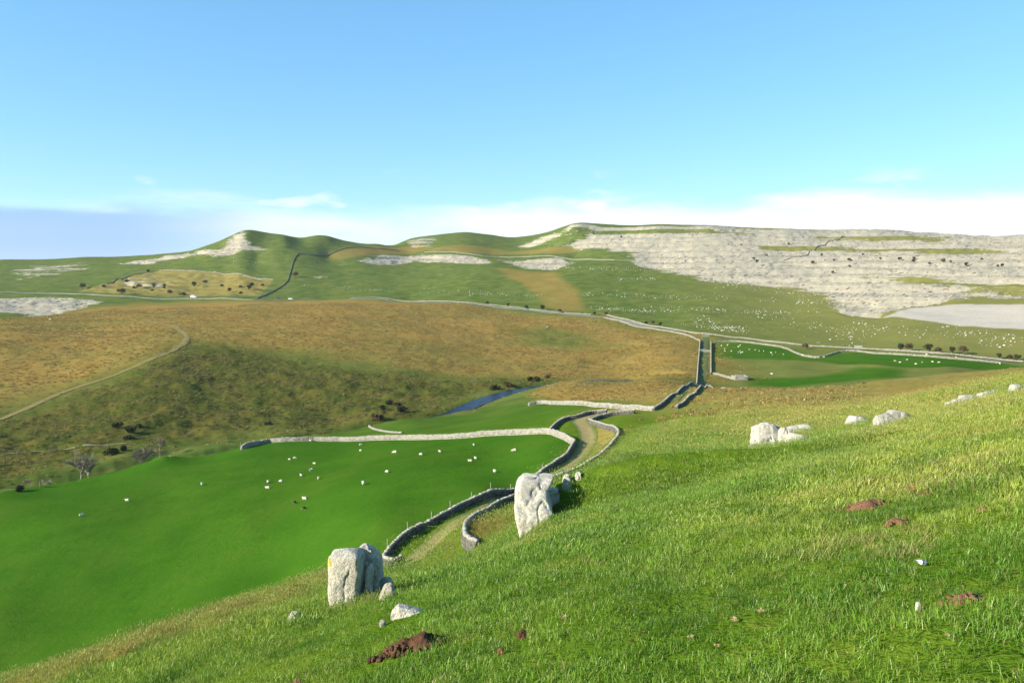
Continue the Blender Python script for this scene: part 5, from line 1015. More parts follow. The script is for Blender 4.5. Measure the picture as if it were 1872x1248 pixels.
# ------------------------------------------------------------------ earth heaps, molehills
def earth_heap(name, spot, rx, ry, h, mat, label, seed, tilt=True, crumbs=40, cat='molehill'):
    n, m = 72, 26; V = []; x0, y0 = spot; kf = fit(spot); rx *= kf; ry *= kf; h *= kf
    for i in range(m+1):
        t = i/m
        for j in range(n):
            a = 2*math.pi*j/n; w = 1 + .22*math.sin(2*a+seed) + .13*math.sin(5*a+seed*2.1)
            x = rx*t*w*math.cos(a); y = ry*t*w*math.sin(a)
            V.append((x, y, h * (1 - t*t)**1.3))
    V = np.array(V); p = V * (1/ max(.12, min(rx, ry))) * 1.4 + seed*3.1
    lump = fbm3(p*1.6, 4, seed); fine = np.abs(fbm3(p*6, 3, seed+5))
    t = np.repeat(np.arange(m+1)/m, n)
    rg_ = 1.0 if crumbs > 100 else .45
    V[:, 2] += rg_ * (h*.55*lump + h*.35*fine) * (1-t**3) - .03*t**4
    V[:, :2] += (V[:, :2] * .08 * lump[:, None])
    gz0 = gz(x0, y0)
    V[:, 2] += np.array([gz(x0+v[0], y0+v[1]) for v in V]) - gz0
    Fq = [(i*n+j, i*n+(j+1) % n, (i+1)*n+(j+1) % n, (i+1)*n+j)[::-1] for i in range(m) for j in range(n)]
    me = mesh_np('heap', V, Fq, mat)
    o = link(name, None, loc=(x0, y0, gz0)); tag(o, label, cat)
    link('heap', me, o)
    if crumbs:
        B = Boxes()
        for _ in range(crumbs):
            a = random.uniform(0, 6.28); r = random.uniform(.55, 1.25); x = rx*r*math.cos(a); y = ry*r*math.sin(a); s = random.uniform(.012, .04) * (1 + rx)
            th = random.uniform(0, 3)
            B.add((x, y, gz(x0+x, y0+y) - gz0 + s*.4 + max(0, h*(1-r*r)*.8)), (s, s*.8, s*.8), axes(math.cos(th), math.sin(th)), .5, .22)
        tag(link('crumbs', B.mesh('crumbs', mat), o), kind='stuff')
earth_heap('earth_heap', SP['dig'], .46, .34, .17, MAT['soil'], 'large heap of fresh dark brown earth below the flat stone', 3, crumbs=140, cat='earth heap')
earth_heap('molehill', SP['hole'], .34, .24, .07, MAT['soil'], 'small brown earth patch at the edge of the boulder shadow', 4, crumbs=30)
earth_heap('molehill', SP['mole1'], .34, .30, .12, MAT['soil_dry'], 'widest flattened reddish molehill on the right of the foreground', 5, crumbs=30)
earth_heap('molehill', SP['mole2'], .11, .10, .06, MAT['soil_dry'], 'reddish molehill near the lower right corner', 6, crumbs=20)
earth_heap('molehill', SP['mole3'], .20, .17, .11, MAT['soil_dry'], 'reddish molehill farthest up the right slope above the others', 7, crumbs=20)
earth_heap('molehill', SP['mole4'], .13, .11, .08, MAT['soil_dry'], 'small reddish molehill just below and right of the uppermost one', 8, crumbs=14)
earth_heap('molehill', SP['mole7'], .09, .16, .07, MAT['soil_dry'], 'thin reddish earth streak below the uppermost molehill', 9, crumbs=14)
earth_heap('molehill', SP['mole5'], .15, .12, .07, MAT['soil_dry'], 'low reddish molehill just below the widest one', 10, crumbs=14)
earth_heap('molehill', SP['mole6'], .13, .11, .06, MAT['soil_dry'], 'faint reddish molehill close to the right edge', 11, crumbs=14)
def clod(spot, r, mat, label, seed):
    x, y = spot; r *= fit(spot)
    tag(link('earth_clod', dome_rock('earth_clod', r, r*.9, r*1.3, mat, seed, amp=.22), loc=(x, y, gz(x, y)+.02)), label, 'earth clod')
clod(SP['clod1'], .05, MAT['soil'], 'dark earth clod in the grass right of the big earth heap', 51)
clod(SP['clod2'], .07, MAT['soil_dry'], 'reddish earth clod at the bottom edge left of centre', 52)
clod(SP['clod3'], .035, MAT['soil_dry'], 'small earth clod at the bottom centre below the dark one', 53)

# dead rosettes, a feather
def rosette(spot, r, label, seed):
    rnd = random.Random(seed); M_ = Multi(); r *= fit(spot)
    for k in range(13):
        a = rnd.uniform(0, 6.28); L = r * rnd.uniform(.6, 1.25); w = r*.16; up = rnd.uniform(.15, .8)
        d = Vector((math.cos(a), math.sin(a), 0)); s = Vector((-d.y, d.x, 0)) * w
        b = Vector((0, 0, .02)); mid = d*L*.55 + Vector((0, 0, .02 + L*.4*up)); tip = d*L + Vector((0, 0, .02 + L*.18*up))
        M_.add([b-s*.5, b+s*.5, mid+s, mid-s, tip], [(0, 1, 2, 3), (3, 2, 4)])
    x, y = spot
    tag(link('dead_thistle', M_.mesh('dead_thistle', [MAT['straw']]), loc=(x, y, gz(x, y)+.01)), label, 'dead plant')
for k, r, lab in (('leaf1', .055, 'upper right dry tan thistle rosette at bottom centre right'), ('leaf2', .05, 'dry tan rosette left of and below the uppermost one'), ('leaf3', .045, 'dry rosette farthest left in the lower grass'),
                  ('leaf4', .035, 'pale dry rosette nearest the lower right corner'), ('leaf5', .035, 'small curled brown dead plant between the lower rosettes'), ('leaf6', .06, 'dry straw wisp in the grass right of the big earth heap')):
    rosette(SP[k], r, lab, hash(k) % 997 if False else int(k[-1])*7)
fx, fy = SP['feather']
fo = link('feather', None, loc=(fx, fy, gz(fx, fy)+.045)); tag(fo, 'small blue grey and white feather on the grass at right', 'feather')
for nm, mt, dx in (('white_vane', 'feather_w', -.018), ('grey_vane', 'feather_b', .018)):
    q = Multi(); ring = [(dx + .024*math.cos(a), .045*math.sin(a), .008*math.cos(2*a)) for a in np.linspace(0, 6.28, 14)[:-1]]
    q.add([(p[0], p[1], p[2]+.008) for p in ring], [tuple(range(13))]); q.add([(p[0], p[1], p[2]) for p in ring], [tuple(range(12, -1, -1))])
    link(nm, q.mesh(nm, [MAT[mt]]), fo)

# ------------------------------------------------------------------ sheep
def skin_mesh(name, verts, edges, radii, mats, pick, levels=1):
    me = bpy.data.meshes.new('tmp'); me.from_pydata(verts, edges, [])
    ob = bpy.data.objects.new('tmp', me); COL.objects.link(ob)
    ob.modifiers.new('s', 'SKIN'); ob.modifiers['s'].use_smooth_shade = True
    sv = me.skin_vertices[0].data
    for i, r in enumerate(radii): sv[i].radius = (r, r)
    sv[0].use_root = True
    if levels: ss = ob.modifiers.new('u', 'SUBSURF'); ss.levels = levels; ss.render_levels = levels
    dg = bpy.context.evaluated_depsgraph_get(); out = bpy.data.meshes.new_from_object(ob.evaluated_get(dg))
    bpy.data.objects.remove(ob); bpy.data.meshes.remove(me)
    out.name = name; out.materials.clear()
    for m in mats: out.materials.append(m)
    for p in out.polygons: p.material_index = pick(p.center); p.use_smooth = True
    return out
def sheep_mesh(kind, wool, face):
    head = {'stand': [(0, .56, .74), (0, .70, .82), (0, .86, .74)], 'graze': [(0, .58, .52), (0, .72, .28), (0, .78, .10)]}.get(kind)
    if kind == 'lie': head = [(0, .52, .52), (0, .66, .58), (0, .80, .52)]
    b = .22 if kind == 'lie' else 0
    V = [(0, 0, .60-b), (0, -.34, .60-b), (0, -.56, .58-b), (0, .34, .60-b)] + head
    E = [(0, 1), (1, 2), (0, 3), (3, 4), (4, 5), (5, 6)]; Rr = [.29, .28, .17, .26, .14, .105, .06]
    for sx in (-1, 1):
        for y, par in ((-.36, 1), (.34, 3)):
            k = len(V)
            if kind == 'lie': V += [(sx*.2, y, .2), (sx*.27, y+.15, .06)]; E += [(par, k), (k, k+1)]; Rr += [.09, .05]
            else: V += [(sx*.15, y, .36), (sx*.15, y+.02, .18), (sx*.15, y, .02)]; E += [(par, k), (k, k+1), (k+1, k+2)]; Rr += [.10, .05, .04]
    def pick(c):
        if kind == 'graze': return 1 if (c.y > .60 and c.z < .42) or (c.z < .28) else 0
        return 1 if c.y > .63 or (c.z < .28 and kind == 'stand') else 0
    me = skin_mesh('sheep', V, E, Rr, [wool, face], pick)
    return me
SHEEP = {k: sheep_mesh(k, MAT['wool'], MAT['face_tan'] if k == 'lie' else MAT['face']) for k in ('stand', 'graze', 'lie')}
SHEEP['tan'] = sheep_mesh('graze', MAT['wool'], MAT['face_tan'])
SHEEP['dark'] = sheep_mesh('stand', MAT['wool_dark'], MAT['face']); SHEEP['dark2'] = sheep_mesh('graze', MAT['wool_dark'], MAT['boulder'])
SHEEP_LABELS = [
 ('white sheep farthest left in the green pasture', 'graze', 1.9, 1.1), ('white sheep second from the left edge of the pasture', 'stand', 1.6, 1.1), ('lone white sheep third from the left in the pasture', 'stand', .6, 1.05),
 ('cream sheep at the upper left of the trio in mid pasture', 'tan', .5, 1.15), ('pale sheep right of the trio pair in mid pasture', 'graze', 1.3, 1.0), ('white sheep directly below the cream one in mid pasture', 'lie', 1.57, 1.15),
 ('sheep just left of the loose pair under the middle of the pasture wall', 'stand', .8, 1.0), ('sheep at the top of the small diagonal group in mid pasture', 'stand', 2.2, 1.0), ('flat lying sheep above the diagonal group in the pasture', 'lie', 1.5, .9), ('white sheep at the lower right of the diagonal group', 'stand', .3, 1.0),
 ('white sheep on the right of the pair below the pasture wall end', 'graze', 1.4, 1.0), ('small sheep on the left of the pair below the pasture wall end', 'graze', 1.2, .8), ('sheep standing against the long pale wall on its left half', 'stand', 1.0, .9),
 ('upper one of two sheep one above the other near the wall', 'graze', 1.7, 1.05), ('lower one of two sheep one above the other near the wall', 'graze', 1.1, .85), ('large arched sheep right of the stacked pair', 'graze', 1.45, 1.3), ('pale sheep between the large arched one and the right group', 'graze', 1.1, 1.0),
 ('small sheep up and right of the pale one near the wall', 'stand', .9, .85), ('sheep close to the pale wall on its right half', 'stand', .4, .85), ('right one of the close pair in the upper right pasture', 'stand', .7, .9), ('left one of the close pair in the upper right pasture', 'lie', 1.6, 1.0),
 ('lone pale sheep in the centre of the pasture', 'graze', 1.0, 1.0), ('white sheep near the lane wall in the right of the pasture', 'stand', .5, 1.0), ('lone bright white sheep low in the centre of the pasture', 'stand', .35, 1.2), ('white sheep just above the two dark ones', 'lie', 1.3, 1.2),
 ('upper left one of the two dark sheep', 'dark', 1.2, .9), ('lower right one of the two dark sheep', 'dark2', 1.2, .9), ('grazing sheep farthest right in the pasture near the lane corner', 'graze', 1.6, 1.15),
 ('leftmost of four sheep under the left end of the pale wall', 'graze', 1.5, 1.0), ('second of four sheep under the left end of the pale wall', 'lie', 1.5, 1.0), ('third of four sheep under the left end of the pale wall', 'stand', 1.6, .9), ('rightmost of four sheep under the left end of the pale wall', 'graze', 1.7, .9)]
def put_sheep(p, lab, kind, rz, s, group):
    o = link('sheep', SHEEP[kind], loc=(p[0], p[1], gz(*p) - .01), rz=rz + math.pi*random.choice((0, 1)), scl=s); tag(o, lab, 'sheep', group)
for p, (lab, kind, rz, s) in zip(DATA['sheep'], SHEEP_LABELS): put_sheep(p, lab, kind, rz, s*.64, 'sheep grazing in the near pasture')
for i, p in enumerate(DATA['farsheep']):
    put_sheep(p, 'tiny white sheep scattered over the far green field beside the droveway' if p[0] < 140 else 'tiny white sheep in the far right of the green field below the road', random.choice(('graze', 'stand', 'lie')), random.uniform(0, 3), .8, 'sheep in the far green field' if p[0] < 140 else 'sheep in the far right of the field')
put_sheep(DATA['moor_sheep'][0], 'solitary pale sheep on the brown moor at far left', 'stand', 1.5, 1.1, None); put_sheep(DATA['moor_sheep'][1], 'solitary pale sheep on the green patch of the moor below the road', 'stand', 1.5, 1.1, None)

# ------------------------------------------------------------------ limestone boulders on the far slope
BLD = [dome_rock('limestone_boulder', .55, .45, .5, MAT['boulder'], 60+k, amp=.22) for k in range(5)]
def decimate(me, n, m):
    return me
def low_rock(seed):
    """faceted block, few faces"""
    r = random.Random(seed); V = []
    for z, w in ((-.3, .9), (.25, 1.0), (.55, .6)):
        for k in range(6):
            a = k*math.pi/3 + r.uniform(-.25, .25); q = w * r.uniform(.75, 1.15)
            V.append((q*math.cos(a)*.62, q*math.sin(a)*.5, z + r.uniform(-.08, .08)))
    Fq = [(i*6+j, i*6+(j+1) % 6, (i+1)*6+(j+1) % 6, (i+1)*6+j) for i in range(2) for j in range(6)] + [(12, 13, 14, 15, 16, 17)]
    return V, Fq
LOW = [low_rock(k) for k in range(6)]
LOWM = [mesh_np('limestone_boulder', np.array(v), f, MAT['boulder'], False) for v, f in LOW]
allb = sorted([(s, x, y, lab) for lab, L in DATA['boulders'] for x, y, s in L], reverse=True)
for s, x, y, lab in allb[:290]:
    o = link('limestone_boulder', random.choice(LOWM), loc=(x, y, gz(x, y)), rz=random.uniform(0, 6.28), scl=(s*1.05, s*.9, s*.8))
    tag(o, 'pale limestone boulder in the ' + lab, 'boulder', lab)
def scatter_stones(name, pts, label, mat, parent=None):
    M_ = Multi()
    for x, y, sx, sy, sz, rz in pts:
        v, f = random.choice(LOW); c, s = math.cos(rz), math.sin(rz); z = gz(x, y)
        M_.add([(x + (p[0]*sx*c - p[1]*sy*s), y + (p[0]*sx*s + p[1]*sy*c), z + p[2]*sz) for p in v], f)
    o = link(name, M_.mesh(name, [mat])); tag(o, label, 'stones', kind='stuff')
rest = [(x, y, s*.9, s*.85, s*.7, random.uniform(0, 6)) for s, x, y, lab in allb[290:]]
for s, x, y, lab in allb:
    for _ in range(2): rest.append((x + random.gauss(0, 7), y + random.gauss(0, 5), *(random.uniform(.25, .6) for _ in range(3)), random.uniform(0, 6)))
scatter_stones('stone_scatter', rest, 'small pale stones strewn over the far grassy slope', MAT['boulder'])
# loose slabs and blocks over the limestone pavement
MAT['pave'] = plain_material('pavement_limestone', (.25, .22, .175), (.43, .39, .325), .35, coords='pos')
xs = RNG.uniform(-620, 760, 90000); ys = RNG.uniform(420, 1150, 90000)
keep = (np.abs(xs/ys) < .74); xs, ys = xs[keep], ys[keep]
mk = np.maximum(region('rock', xs, ys, 12), 0) * (1-region('rockgreen', xs, ys, 10)) * (1-region('scree', xs, ys, 2)); dn = fbm(xs/45, ys/18, 4, 91)
k = np.where((mk > .3) & (dn + mk*.35 > .12))[0][:7000]
scatter_stones('pavement_blocks', [(xs[i], ys[i], random.uniform(1.0, 5.5), random.uniform(.8, 2.4), random.uniform(.3, 1.0), random.gauss(.15, .3)) for i in k], 'broken limestone blocks and ledges covering the far right slope', MAT['pave'])

# ------------------------------------------------------------------ shrubs and trees
def leaf_crown(seed, rx, rz, n, mat, leaf=.22, z0=.25):
    rnd = random.Random(seed); V = []; Fq = []
    lobes = [(rnd.uniform(-.55, .55)*rx, rnd.uniform(-.55, .55)*rx, (z0 + rnd.uniform(.25, .85))*rz, rnd.uniform(.35, .62)*rx) for _ in range(9)]
    for _ in range(n):
        lx, ly, lz, lr = rnd.choice(lobes)
        d = Vector((rnd.gauss(0, 1), rnd.gauss(0, 1), rnd.gauss(0, 1))).normalized() * lr * rnd.uniform(.45, 1.08) ** .6
        c = Vector((lx, ly, lz)) + Vector((d.x, d.y, d.z*.8))
        if c.z < .05: c.z = .05 + rnd.random()*.2
        u = Vector((rnd.gauss(0, 1), rnd.gauss(0, 1), rnd.gauss(0, 1))).normalized(); w = u.orthogonal().normalized(); s = leaf * rnd.uniform(.5, 1.25); k = len(V)
        V += [c - u*s, c + w*s*.6, c + u*s, c - w*s*.6]; Fq.append((k, k+1, k+2, k+3))
    return mesh_np('crown', [tuple(v) for v in V], Fq, mat, False)
def shrub_trunk(seed, h, r, limbs=5):
    rnd = random.Random(seed); M_ = Multi()
    M_.add(*tube([(0, 0, -.2), (.03*h, 0, h*.25), (.0, .04*h, h*.55)], [r, r*.75, r*.45], 6))
    for k in range(limbs):
        a = rnd.uniform(0, 6.28); b0 = h*rnd.uniform(.2, .5); L = h*rnd.uniform(.3, .5)
        M_.add(*tube([(0, 0, b0), (math.cos(a)*L*.5, math.sin(a)*L*.5, b0+L*.5), (math.cos(a)*L*.9, math.sin(a)*L*.9, b0+L)], [r*.5, r*.3, r*.12], 4))
    return M_.mesh('trunk', [MAT['bark']])
CROWNS = [leaf_crown(k, 1.5, 2.2, 620, MAT['leaf'] if k % 2 else MAT['leaf_brown'], .24) for k in range(4)]
TRUNKS = [shrub_trunk(k, 2.4, .16) for k in range(4)]
LOWCROWN = [leaf_crown(10+k, 1.3, 1.15, 420, MAT['leaf'] if k else MAT['leaf_brown'], .22, .05) for k in range(3)]
ORD = ['first', 'second', 'third', 'fourth', 'fifth', 'sixth', 'seventh', 'eighth', 'ninth', 'tenth', 'eleventh', 'twelfth', 'thirteenth', 'fourteenth', 'fifteenth', 'sixteenth', 'seventeenth', 'eighteenth', 'nineteenth', 'twentieth', 'twenty first', 'twenty second', 'twenty third', 'twenty fourth', 'twenty fifth']
def shrub(name, p, s, k, label, cat, group, low=False):
    o = link(name, None, loc=(p[0], p[1], gz(*p)), rz=random.uniform(0, 6.28), scl=s); tag(o, label, cat, group)
    link('crown', (LOWCROWN if low else CROWNS)[k % (3 if low else 4)], o); link('trunk', TRUNKS[k % 4], o, scl=.5 if low else 1)
hs = sorted(DATA['hawthorn'], key=lambda p: p[0]/p[1])
big = {13: 1.35, 11: 1.1, 12: 1.1, 3: 1.5, 2: 1.2, 16: 1.2}
for i, p in enumerate(hs): shrub('hawthorn_bush', p, big.get(i, .9)*random.uniform(.9, 1.15), i, f'{ORD[i]} dark hawthorn bush from the left along the valley road', 'bush', 'hawthorns along the valley road')
for i, p in enumerate(sorted(DATA['hillshrub'], key=lambda p: p[0]/p[1])): shrub('hill_shrub', p, random.uniform(.8, 1.35), i, f'{ORD[i]} small dark shrub from the left on the limestone slope', 'shrub', 'shrubs on the limestone slope')
for p in list(DATA['quarrybush'])[:5]:
    DATA['quarrybush'].append([p[0] + random.uniform(-30, 40), p[1] + random.uniform(-6, 18)])
for i, p in enumerate(sorted(DATA['quarrybush'], key=lambda p: p[0]/p[1])): shrub('quarry_bush', p, random.uniform(1.3, 2.3), i, f'{ORD[i]} bush from the left around the old quarry enclosure', 'bush', 'bushes in the old quarry', low=i % 3 != 0)
for i, p in enumerate(sorted(DATA['bankbush'], key=lambda p: p[0]/p[1])): shrub('bank_bush', p, random.uniform(.9, 1.5), i, f'{ORD[i]} dark low bush from the left along the stream bank', 'bush', 'low bushes on the stream bank', low=True)
def bare_tree(seed, h):
    rnd = random.Random(seed); T = Multi(); B = Multi(); tw = Multi()
    def grow(p, d, L, r, lev, M_):
        q = p + d*L*.5 + Vector((rnd.gauss(0, .06), rnd.gauss(0, .06), .02))*L; e = p + d*L
        M_.add(*tube([p, q, e], [r, r*.8, r*.6], 5 if lev < 2 else 3))
        if lev >= 4: return
        for _ in range(5 if lev < 3 else 6):
            nd = (d + Vector((rnd.gauss(0, .55), rnd.gauss(0, .55), rnd.gauss(.12, .35)))).normalized()
            grow(p + d*L*rnd.uniform(.45, 1.0), nd, L*rnd.uniform(.55, .8), r*.6, lev+1, B if lev < 1 else tw)
    grow(Vector((0, 0, -.2)), Vector((rnd.gauss(0, .08), rnd.gauss(0, .08), 1)).normalized(), h*.32, h*.026, 0, T)
    return T.mesh('trunk', [MAT['twig']]), B.mesh('limbs', [MAT['twig']]), tw.mesh('twigs', [MAT['twig']])
BT = [bare_tree(3, 7.0), bare_tree(8, 6.0)]
for i, (p, s, lab) in enumerate(zip(DATA['baretree'], (1.5, 1.25, 1.35, 1.0, .7, .55), ('tall pale leafless tree beside the pasture edge fence', 'leafless tree just right of the tallest bare one', 'grey leafless tree above the curve of the pasture edge', 'small leafless tree right of the grey one', 'low pale thorn left of the bare trees', 'small bare thorn nearest the left edge'))):
    o = link('bare_tree', None, loc=(p[0], p[1], gz(*p)), rz=i*1.7, scl=s); tag(o, lab, 'tree', 'bare trees by the stream')
    for nm, me in zip(('trunk', 'limbs', 'twigs'), BT[i % 2]): link(nm, me, o)

# ------------------------------------------------------------------ vehicles on the road
def vehicle(name, p, rz, prof, glass, width, paint, label, cat, wheels, wr):
    o = link(name, None, loc=(p[0], p[1], gz(*p)+.25), rz=rz); tag(o, label, cat)
    n = len(prof); V = [(x, -width/2*(1-.12*max(0, z-1.0)), z) for x, z in prof] + [(x, width/2*(1-.12*max(0, z-1.0)), z) for x, z in prof]
    Fq = [tuple(range(n)), tuple(range(2*n-1, n-1, -1))] + [(i, n+i, n+(i+1) % n, (i+1) % n) for i in range(n)]
    link('body', mesh_np('body', np.array(V), Fq, MAT[paint], False), o)
    for (x0, x1, z0, z1) in glass:
        for sd in (-1, 1):
            q = Multi(); q.box(((x0+x1)/2, sd*(width/2*(1-.12*max(0, (z0+z1)/2-1.0))+.005), (z0+z1)/2), (x1-x0, .03, z1-z0)); link('window', q.mesh('window', [MAT['glass']]), o)
    wx = max(x for x, z in prof)
    for x in wheels:
        for sd in (-1, 1):
            a = [2*math.pi*k/14 for k in range(14)]; yy = sd*width/2*.98
            q = Multi(); q.add([(x+wr*math.cos(t), yy-.1, wr+wr*math.sin(t)-.02) for t in a] + [(x+wr*math.cos(t), yy+.1, wr+wr*math.sin(t)-.02) for t in a], [tuple(range(14)), tuple(range(27, 13, -1))] + [(i, 14+i, 14+(i+1) % 14, (i+1) % 14) for i in range(14)])
            wo = link('wheel', q.mesh('wheel', [MAT['tyre']]), o)
            hb = Multi(); hb.box((x, yy + sd*.1, wr-.02), (wr*.9, .03, wr*.9)); link('hub', hb.mesh('hub', [MAT['metal']]), wo)
VAN = [(-2.6, .35), (-2.6, 2.35), (-2.45, 2.5), (1.1, 2.5), (1.75, 1.45), (2.5, 1.15), (2.6, .8), (2.6, .35)]
CARP = [(-2.0, .3), (-2.05, .85), (-1.75, .98), (-1.15, 1.45), (.35, 1.45), (1.05, .98), (1.95, .82), (2.05, .55), (2.0, .3)]
vehicle('parked_van', DATA['van'][0], .05, VAN, [(.6, 1.35, 1.5, 2.15)], 2.0, 'white_paint', 'white van parked on the far road below the quarry', 'van', (-1.7, 1.7), .36)
vehicle('parked_car', DATA['car'][0], -.05, CARP, [(-1.0, -.2, 1.0, 1.36), (-.1, .7, 1.0, 1.34)], 1.75, 'white_paint', 'white car on the far road right of the climbing dark wall', 'car', (-1.25, 1.3), .32)
vehicle('parked_car', DATA['car'][1], -.05, CARP, [(-1.0, -.2, 1.0, 1.36), (-.1, .7, 1.0, 1.34)], 1.75, 'dark_paint', 'dark car on the far road left of the white one', 'car', (-1.25, 1.3), .32)

# ------------------------------------------------------------------ sheepfold, gates, fences
(ax0, ay0), (bx0, by0) = DATA['pen']
px_, py_ = (ax0+bx0)/2, (ay0+by0)/2; pz = gz(px_, py_)
fold = link('sheepfold', None, loc=(px_, py_, pz)); tag(fold, 'small pale stone sheepfold at the corner of the droveway field', 'sheepfold')
for nm, (cx, cy, lx, ly) in {'front_wall': (0, -2.2, 4.6, .5), 'back_wall': (0, 2.2, 4.6, .5), 'left_wall': (-2.3, 0, .5, 4.0), 'right_wall': (2.3, 0, .5, 4.0)}.items():
    B = Boxes(); L = max(lx, ly); n = int(L/.55); c = (1, 0) if lx > ly else (0, 1)
    for r_ in range(4):
        for k in range(n):
            t = -L/2 + (k+.5)*L/n + (.12 if r_ % 2 else -.12); x = cx + c[0]*t; y = cy + c[1]*t
            B.add((x, y, .18 + r_*.36 + gz(px_+x, py_+y) - pz), (L/n, .5, .37), axes(*c), RNG.random(), .08)
    tag(link(nm, B.mesh(nm, MAT['farwall']), fold), kind='stuff')
for k in range(4):
    q = Multi(); q.box((0, -2.5, .45 + k*.28), (2.2, .06, .12)); link('hurdle_rail', q.mesh('hurdle_rail', [MAT['metal']]), fold)
def gate(p, rz, w, label):
    o = link('field_gate', None, loc=(p[0], p[1], gz(*p)), rz=rz); tag(o, label, 'gate', 'field gates')
    for s in (-1, 1):
        q = Multi(); q.box((s*w/2, 0, .65), (.18, .18, 1.5)); link('post', q.mesh('post', [MAT['wood']]), o)
    for k in range(5):
        q = Multi(); q.box((0, 0, .25 + k*.24), (w, .05, .11)); link('rail', q.mesh('rail', [MAT['metal']]), o)
gate(DATA['gates'][0], 0, 3.0, 'left half of the pale gate across the droveway'); gate(DATA['gates'][1], 0, 3.0, 'right half of the pale gate across the droveway')
gate(DATA['gates'][2], .2, 3.6, 'pale gate where the droveway meets the road'); gate(DATA['gates'][3], -.3, 3.4, 'pale gate in the roadside wall by the dip')
def wire_fence(pts, label, h=1.15, wires=3, lean=.05):
    o = link('wire_fence', None, loc=(pts[0][0], pts[0][1], gz(*pts[0]))); tag(o, label, 'fence', 'post and wire fences'); base = Vector(o.location); tops = []
    for p in pts:
        z = gz(*p); c = Vector((p[0], p[1], z)) - base; t = c + Vector((random.gauss(0, lean), random.gauss(0, lean), h*random.uniform(.9, 1.1))); tops.append((c, t))
        link('post', mesh_np('post', [tuple(v) for v in tube([c - Vector((0, 0, .3)), t], [.06, .055], 6)[0]], tube([c, t], [.06, .055], 6)[1] + [(11, 10, 9, 8, 7, 6)], MAT['wood'], False), o)
    for k in range(wires):
        f = .35 + .28*k; V, Fq = tube([c.lerp(t, f) for c, t in tops], [.008]*len(tops), 4); link('wire', mesh_np('wire', [tuple(v) for v in V], Fq, MAT['wire'], False), o)
edge = resample(DATA['fence_edge'], 4.0)
wire_fence([tuple(p) for p in edge], 'post and wire fence along the left rim of the pasture', 1.2)
stk = resample(DATA['stakes'], 4.2)
wire_fence([tuple(p) for p in stk], 'thin stakes and wire standing against the near lane wall', 1.55, 1, .08)

# ------------------------------------------------------------------ foreground grass
def clump_mesh(name, n, rad, hmin, hmax, w, seed, dead=.12, lean=1.0):
    r = np.random.default_rng(seed); V = []; Fq = []; T = []
    for _ in range(n):
        a = r.uniform(0, 6.283); q = rad*math.sqrt(r.random()); x, y = q*math.cos(a), q*math.sin(a)
        h = r.uniform(hmin, hmax); b = r.uniform(0, 6.283); ln = abs(r.normal(0, lean)) + .18; dx, dy = math.cos(b)*ln*h, math.sin(b)*ln*h
        c = r.uniform(0, 6.283); wx, wy = math.cos(c)*w/2, math.sin(c)*w/2; k = len(V)
        V += [(x-wx, y-wy, -.02), (x+wx, y+wy, -.02), (x+dx*.4+wx*.8, y+dy*.4+wy*.8, h*.6), (x+dx*.4-wx*.8, y+dy*.4-wy*.8, h*.6), (x+dx, y+dy, h*r.uniform(.75, 1.0))]
        Fq += [(k, k+1, k+2, k+3), (k+3, k+2, k+4)]
        T += [float(r.random() < dead) * r.uniform(.5, 1)]*5
    me = mesh_np(name, V, Fq, MAT['blade'], False); set_attr(me, 'tone', T)
    return bpy.data.objects.new(name, me)
def scatter(name, label, cat, src, x, y, z, K, Sc, col):
    me = bpy.data.meshes.new(name); me.vertices.add(len(x)); me.vertices.foreach_set('co', np.stack([x, y, z-.01], 1).astype(np.float32).ravel())
    set_attr(me, 'size', Sc)
    rot = np.zeros((len(x), 3), np.float32); rot[:, 2] = RNG.uniform(0, 6.283, len(x)); rot[:, 0] = RNG.normal(0, .10, len(x)); rot[:, 1] = RNG.normal(0, .10, len(x))
    at = me.attributes.new('rot', 'FLOAT_VECTOR', 'POINT'); at.data.foreach_set('vector', rot.ravel())
    at = me.attributes.new('kind_index', 'INT', 'POINT'); at.data.foreach_set('value', K.astype(np.int32))
    at = me.attributes.new('tint', 'FLOAT_COLOR', 'POINT'); at.data.foreach_set('color', np.concatenate([col, np.ones((len(x), 1))], 1).astype(np.float32).ravel())
    ob = link(name, me); tag(ob, label, cat, kind='stuff')
    ng = bpy.data.node_groups.new(name + '_scatter', 'GeometryNodeTree')
    ng.interface.new_socket('Geometry', in_out='INPUT', socket_type='NodeSocketGeometry'); ng.interface.new_socket('Geometry', in_out='OUTPUT', socket_type='NodeSocketGeometry')
    N = ng.nodes.new; gi = N('NodeGroupInput'); go = N('NodeGroupOutput'); ip = N('GeometryNodeInstanceOnPoints'); ci = N('GeometryNodeCollectionInfo')
    ci.inputs['Collection'].default_value = src; ci.inputs['Separate Children'].default_value = True; ci.inputs['Reset Children'].default_value = True
    def na(n, t):
        q = N('GeometryNodeInputNamedAttribute'); q.data_type = t; q.inputs['Name'].default_value = n; return [s for s in q.outputs if s.enabled and s.name == 'Attribute'][0]
    er = N('FunctionNodeEulerToRotation'); l = ng.links.new
    l(gi.outputs[0], ip.inputs['Points']); l(ci.outputs[0], ip.inputs['Instance']); ip.inputs['Pick Instance'].default_value = True
    l(na('kind_index', 'INT'), ip.inputs['Instance Index']); l(na('rot', 'FLOAT_VECTOR'), er.inputs[0]); l(er.outputs[0], ip.inputs['Rotation']); l(na('size', 'FLOAT'), ip.inputs['Scale'])
    l(ip.outputs[0], go.inputs[0])
    md = ob.modifiers.new('scatter', 'NODES'); md.node_group = ng
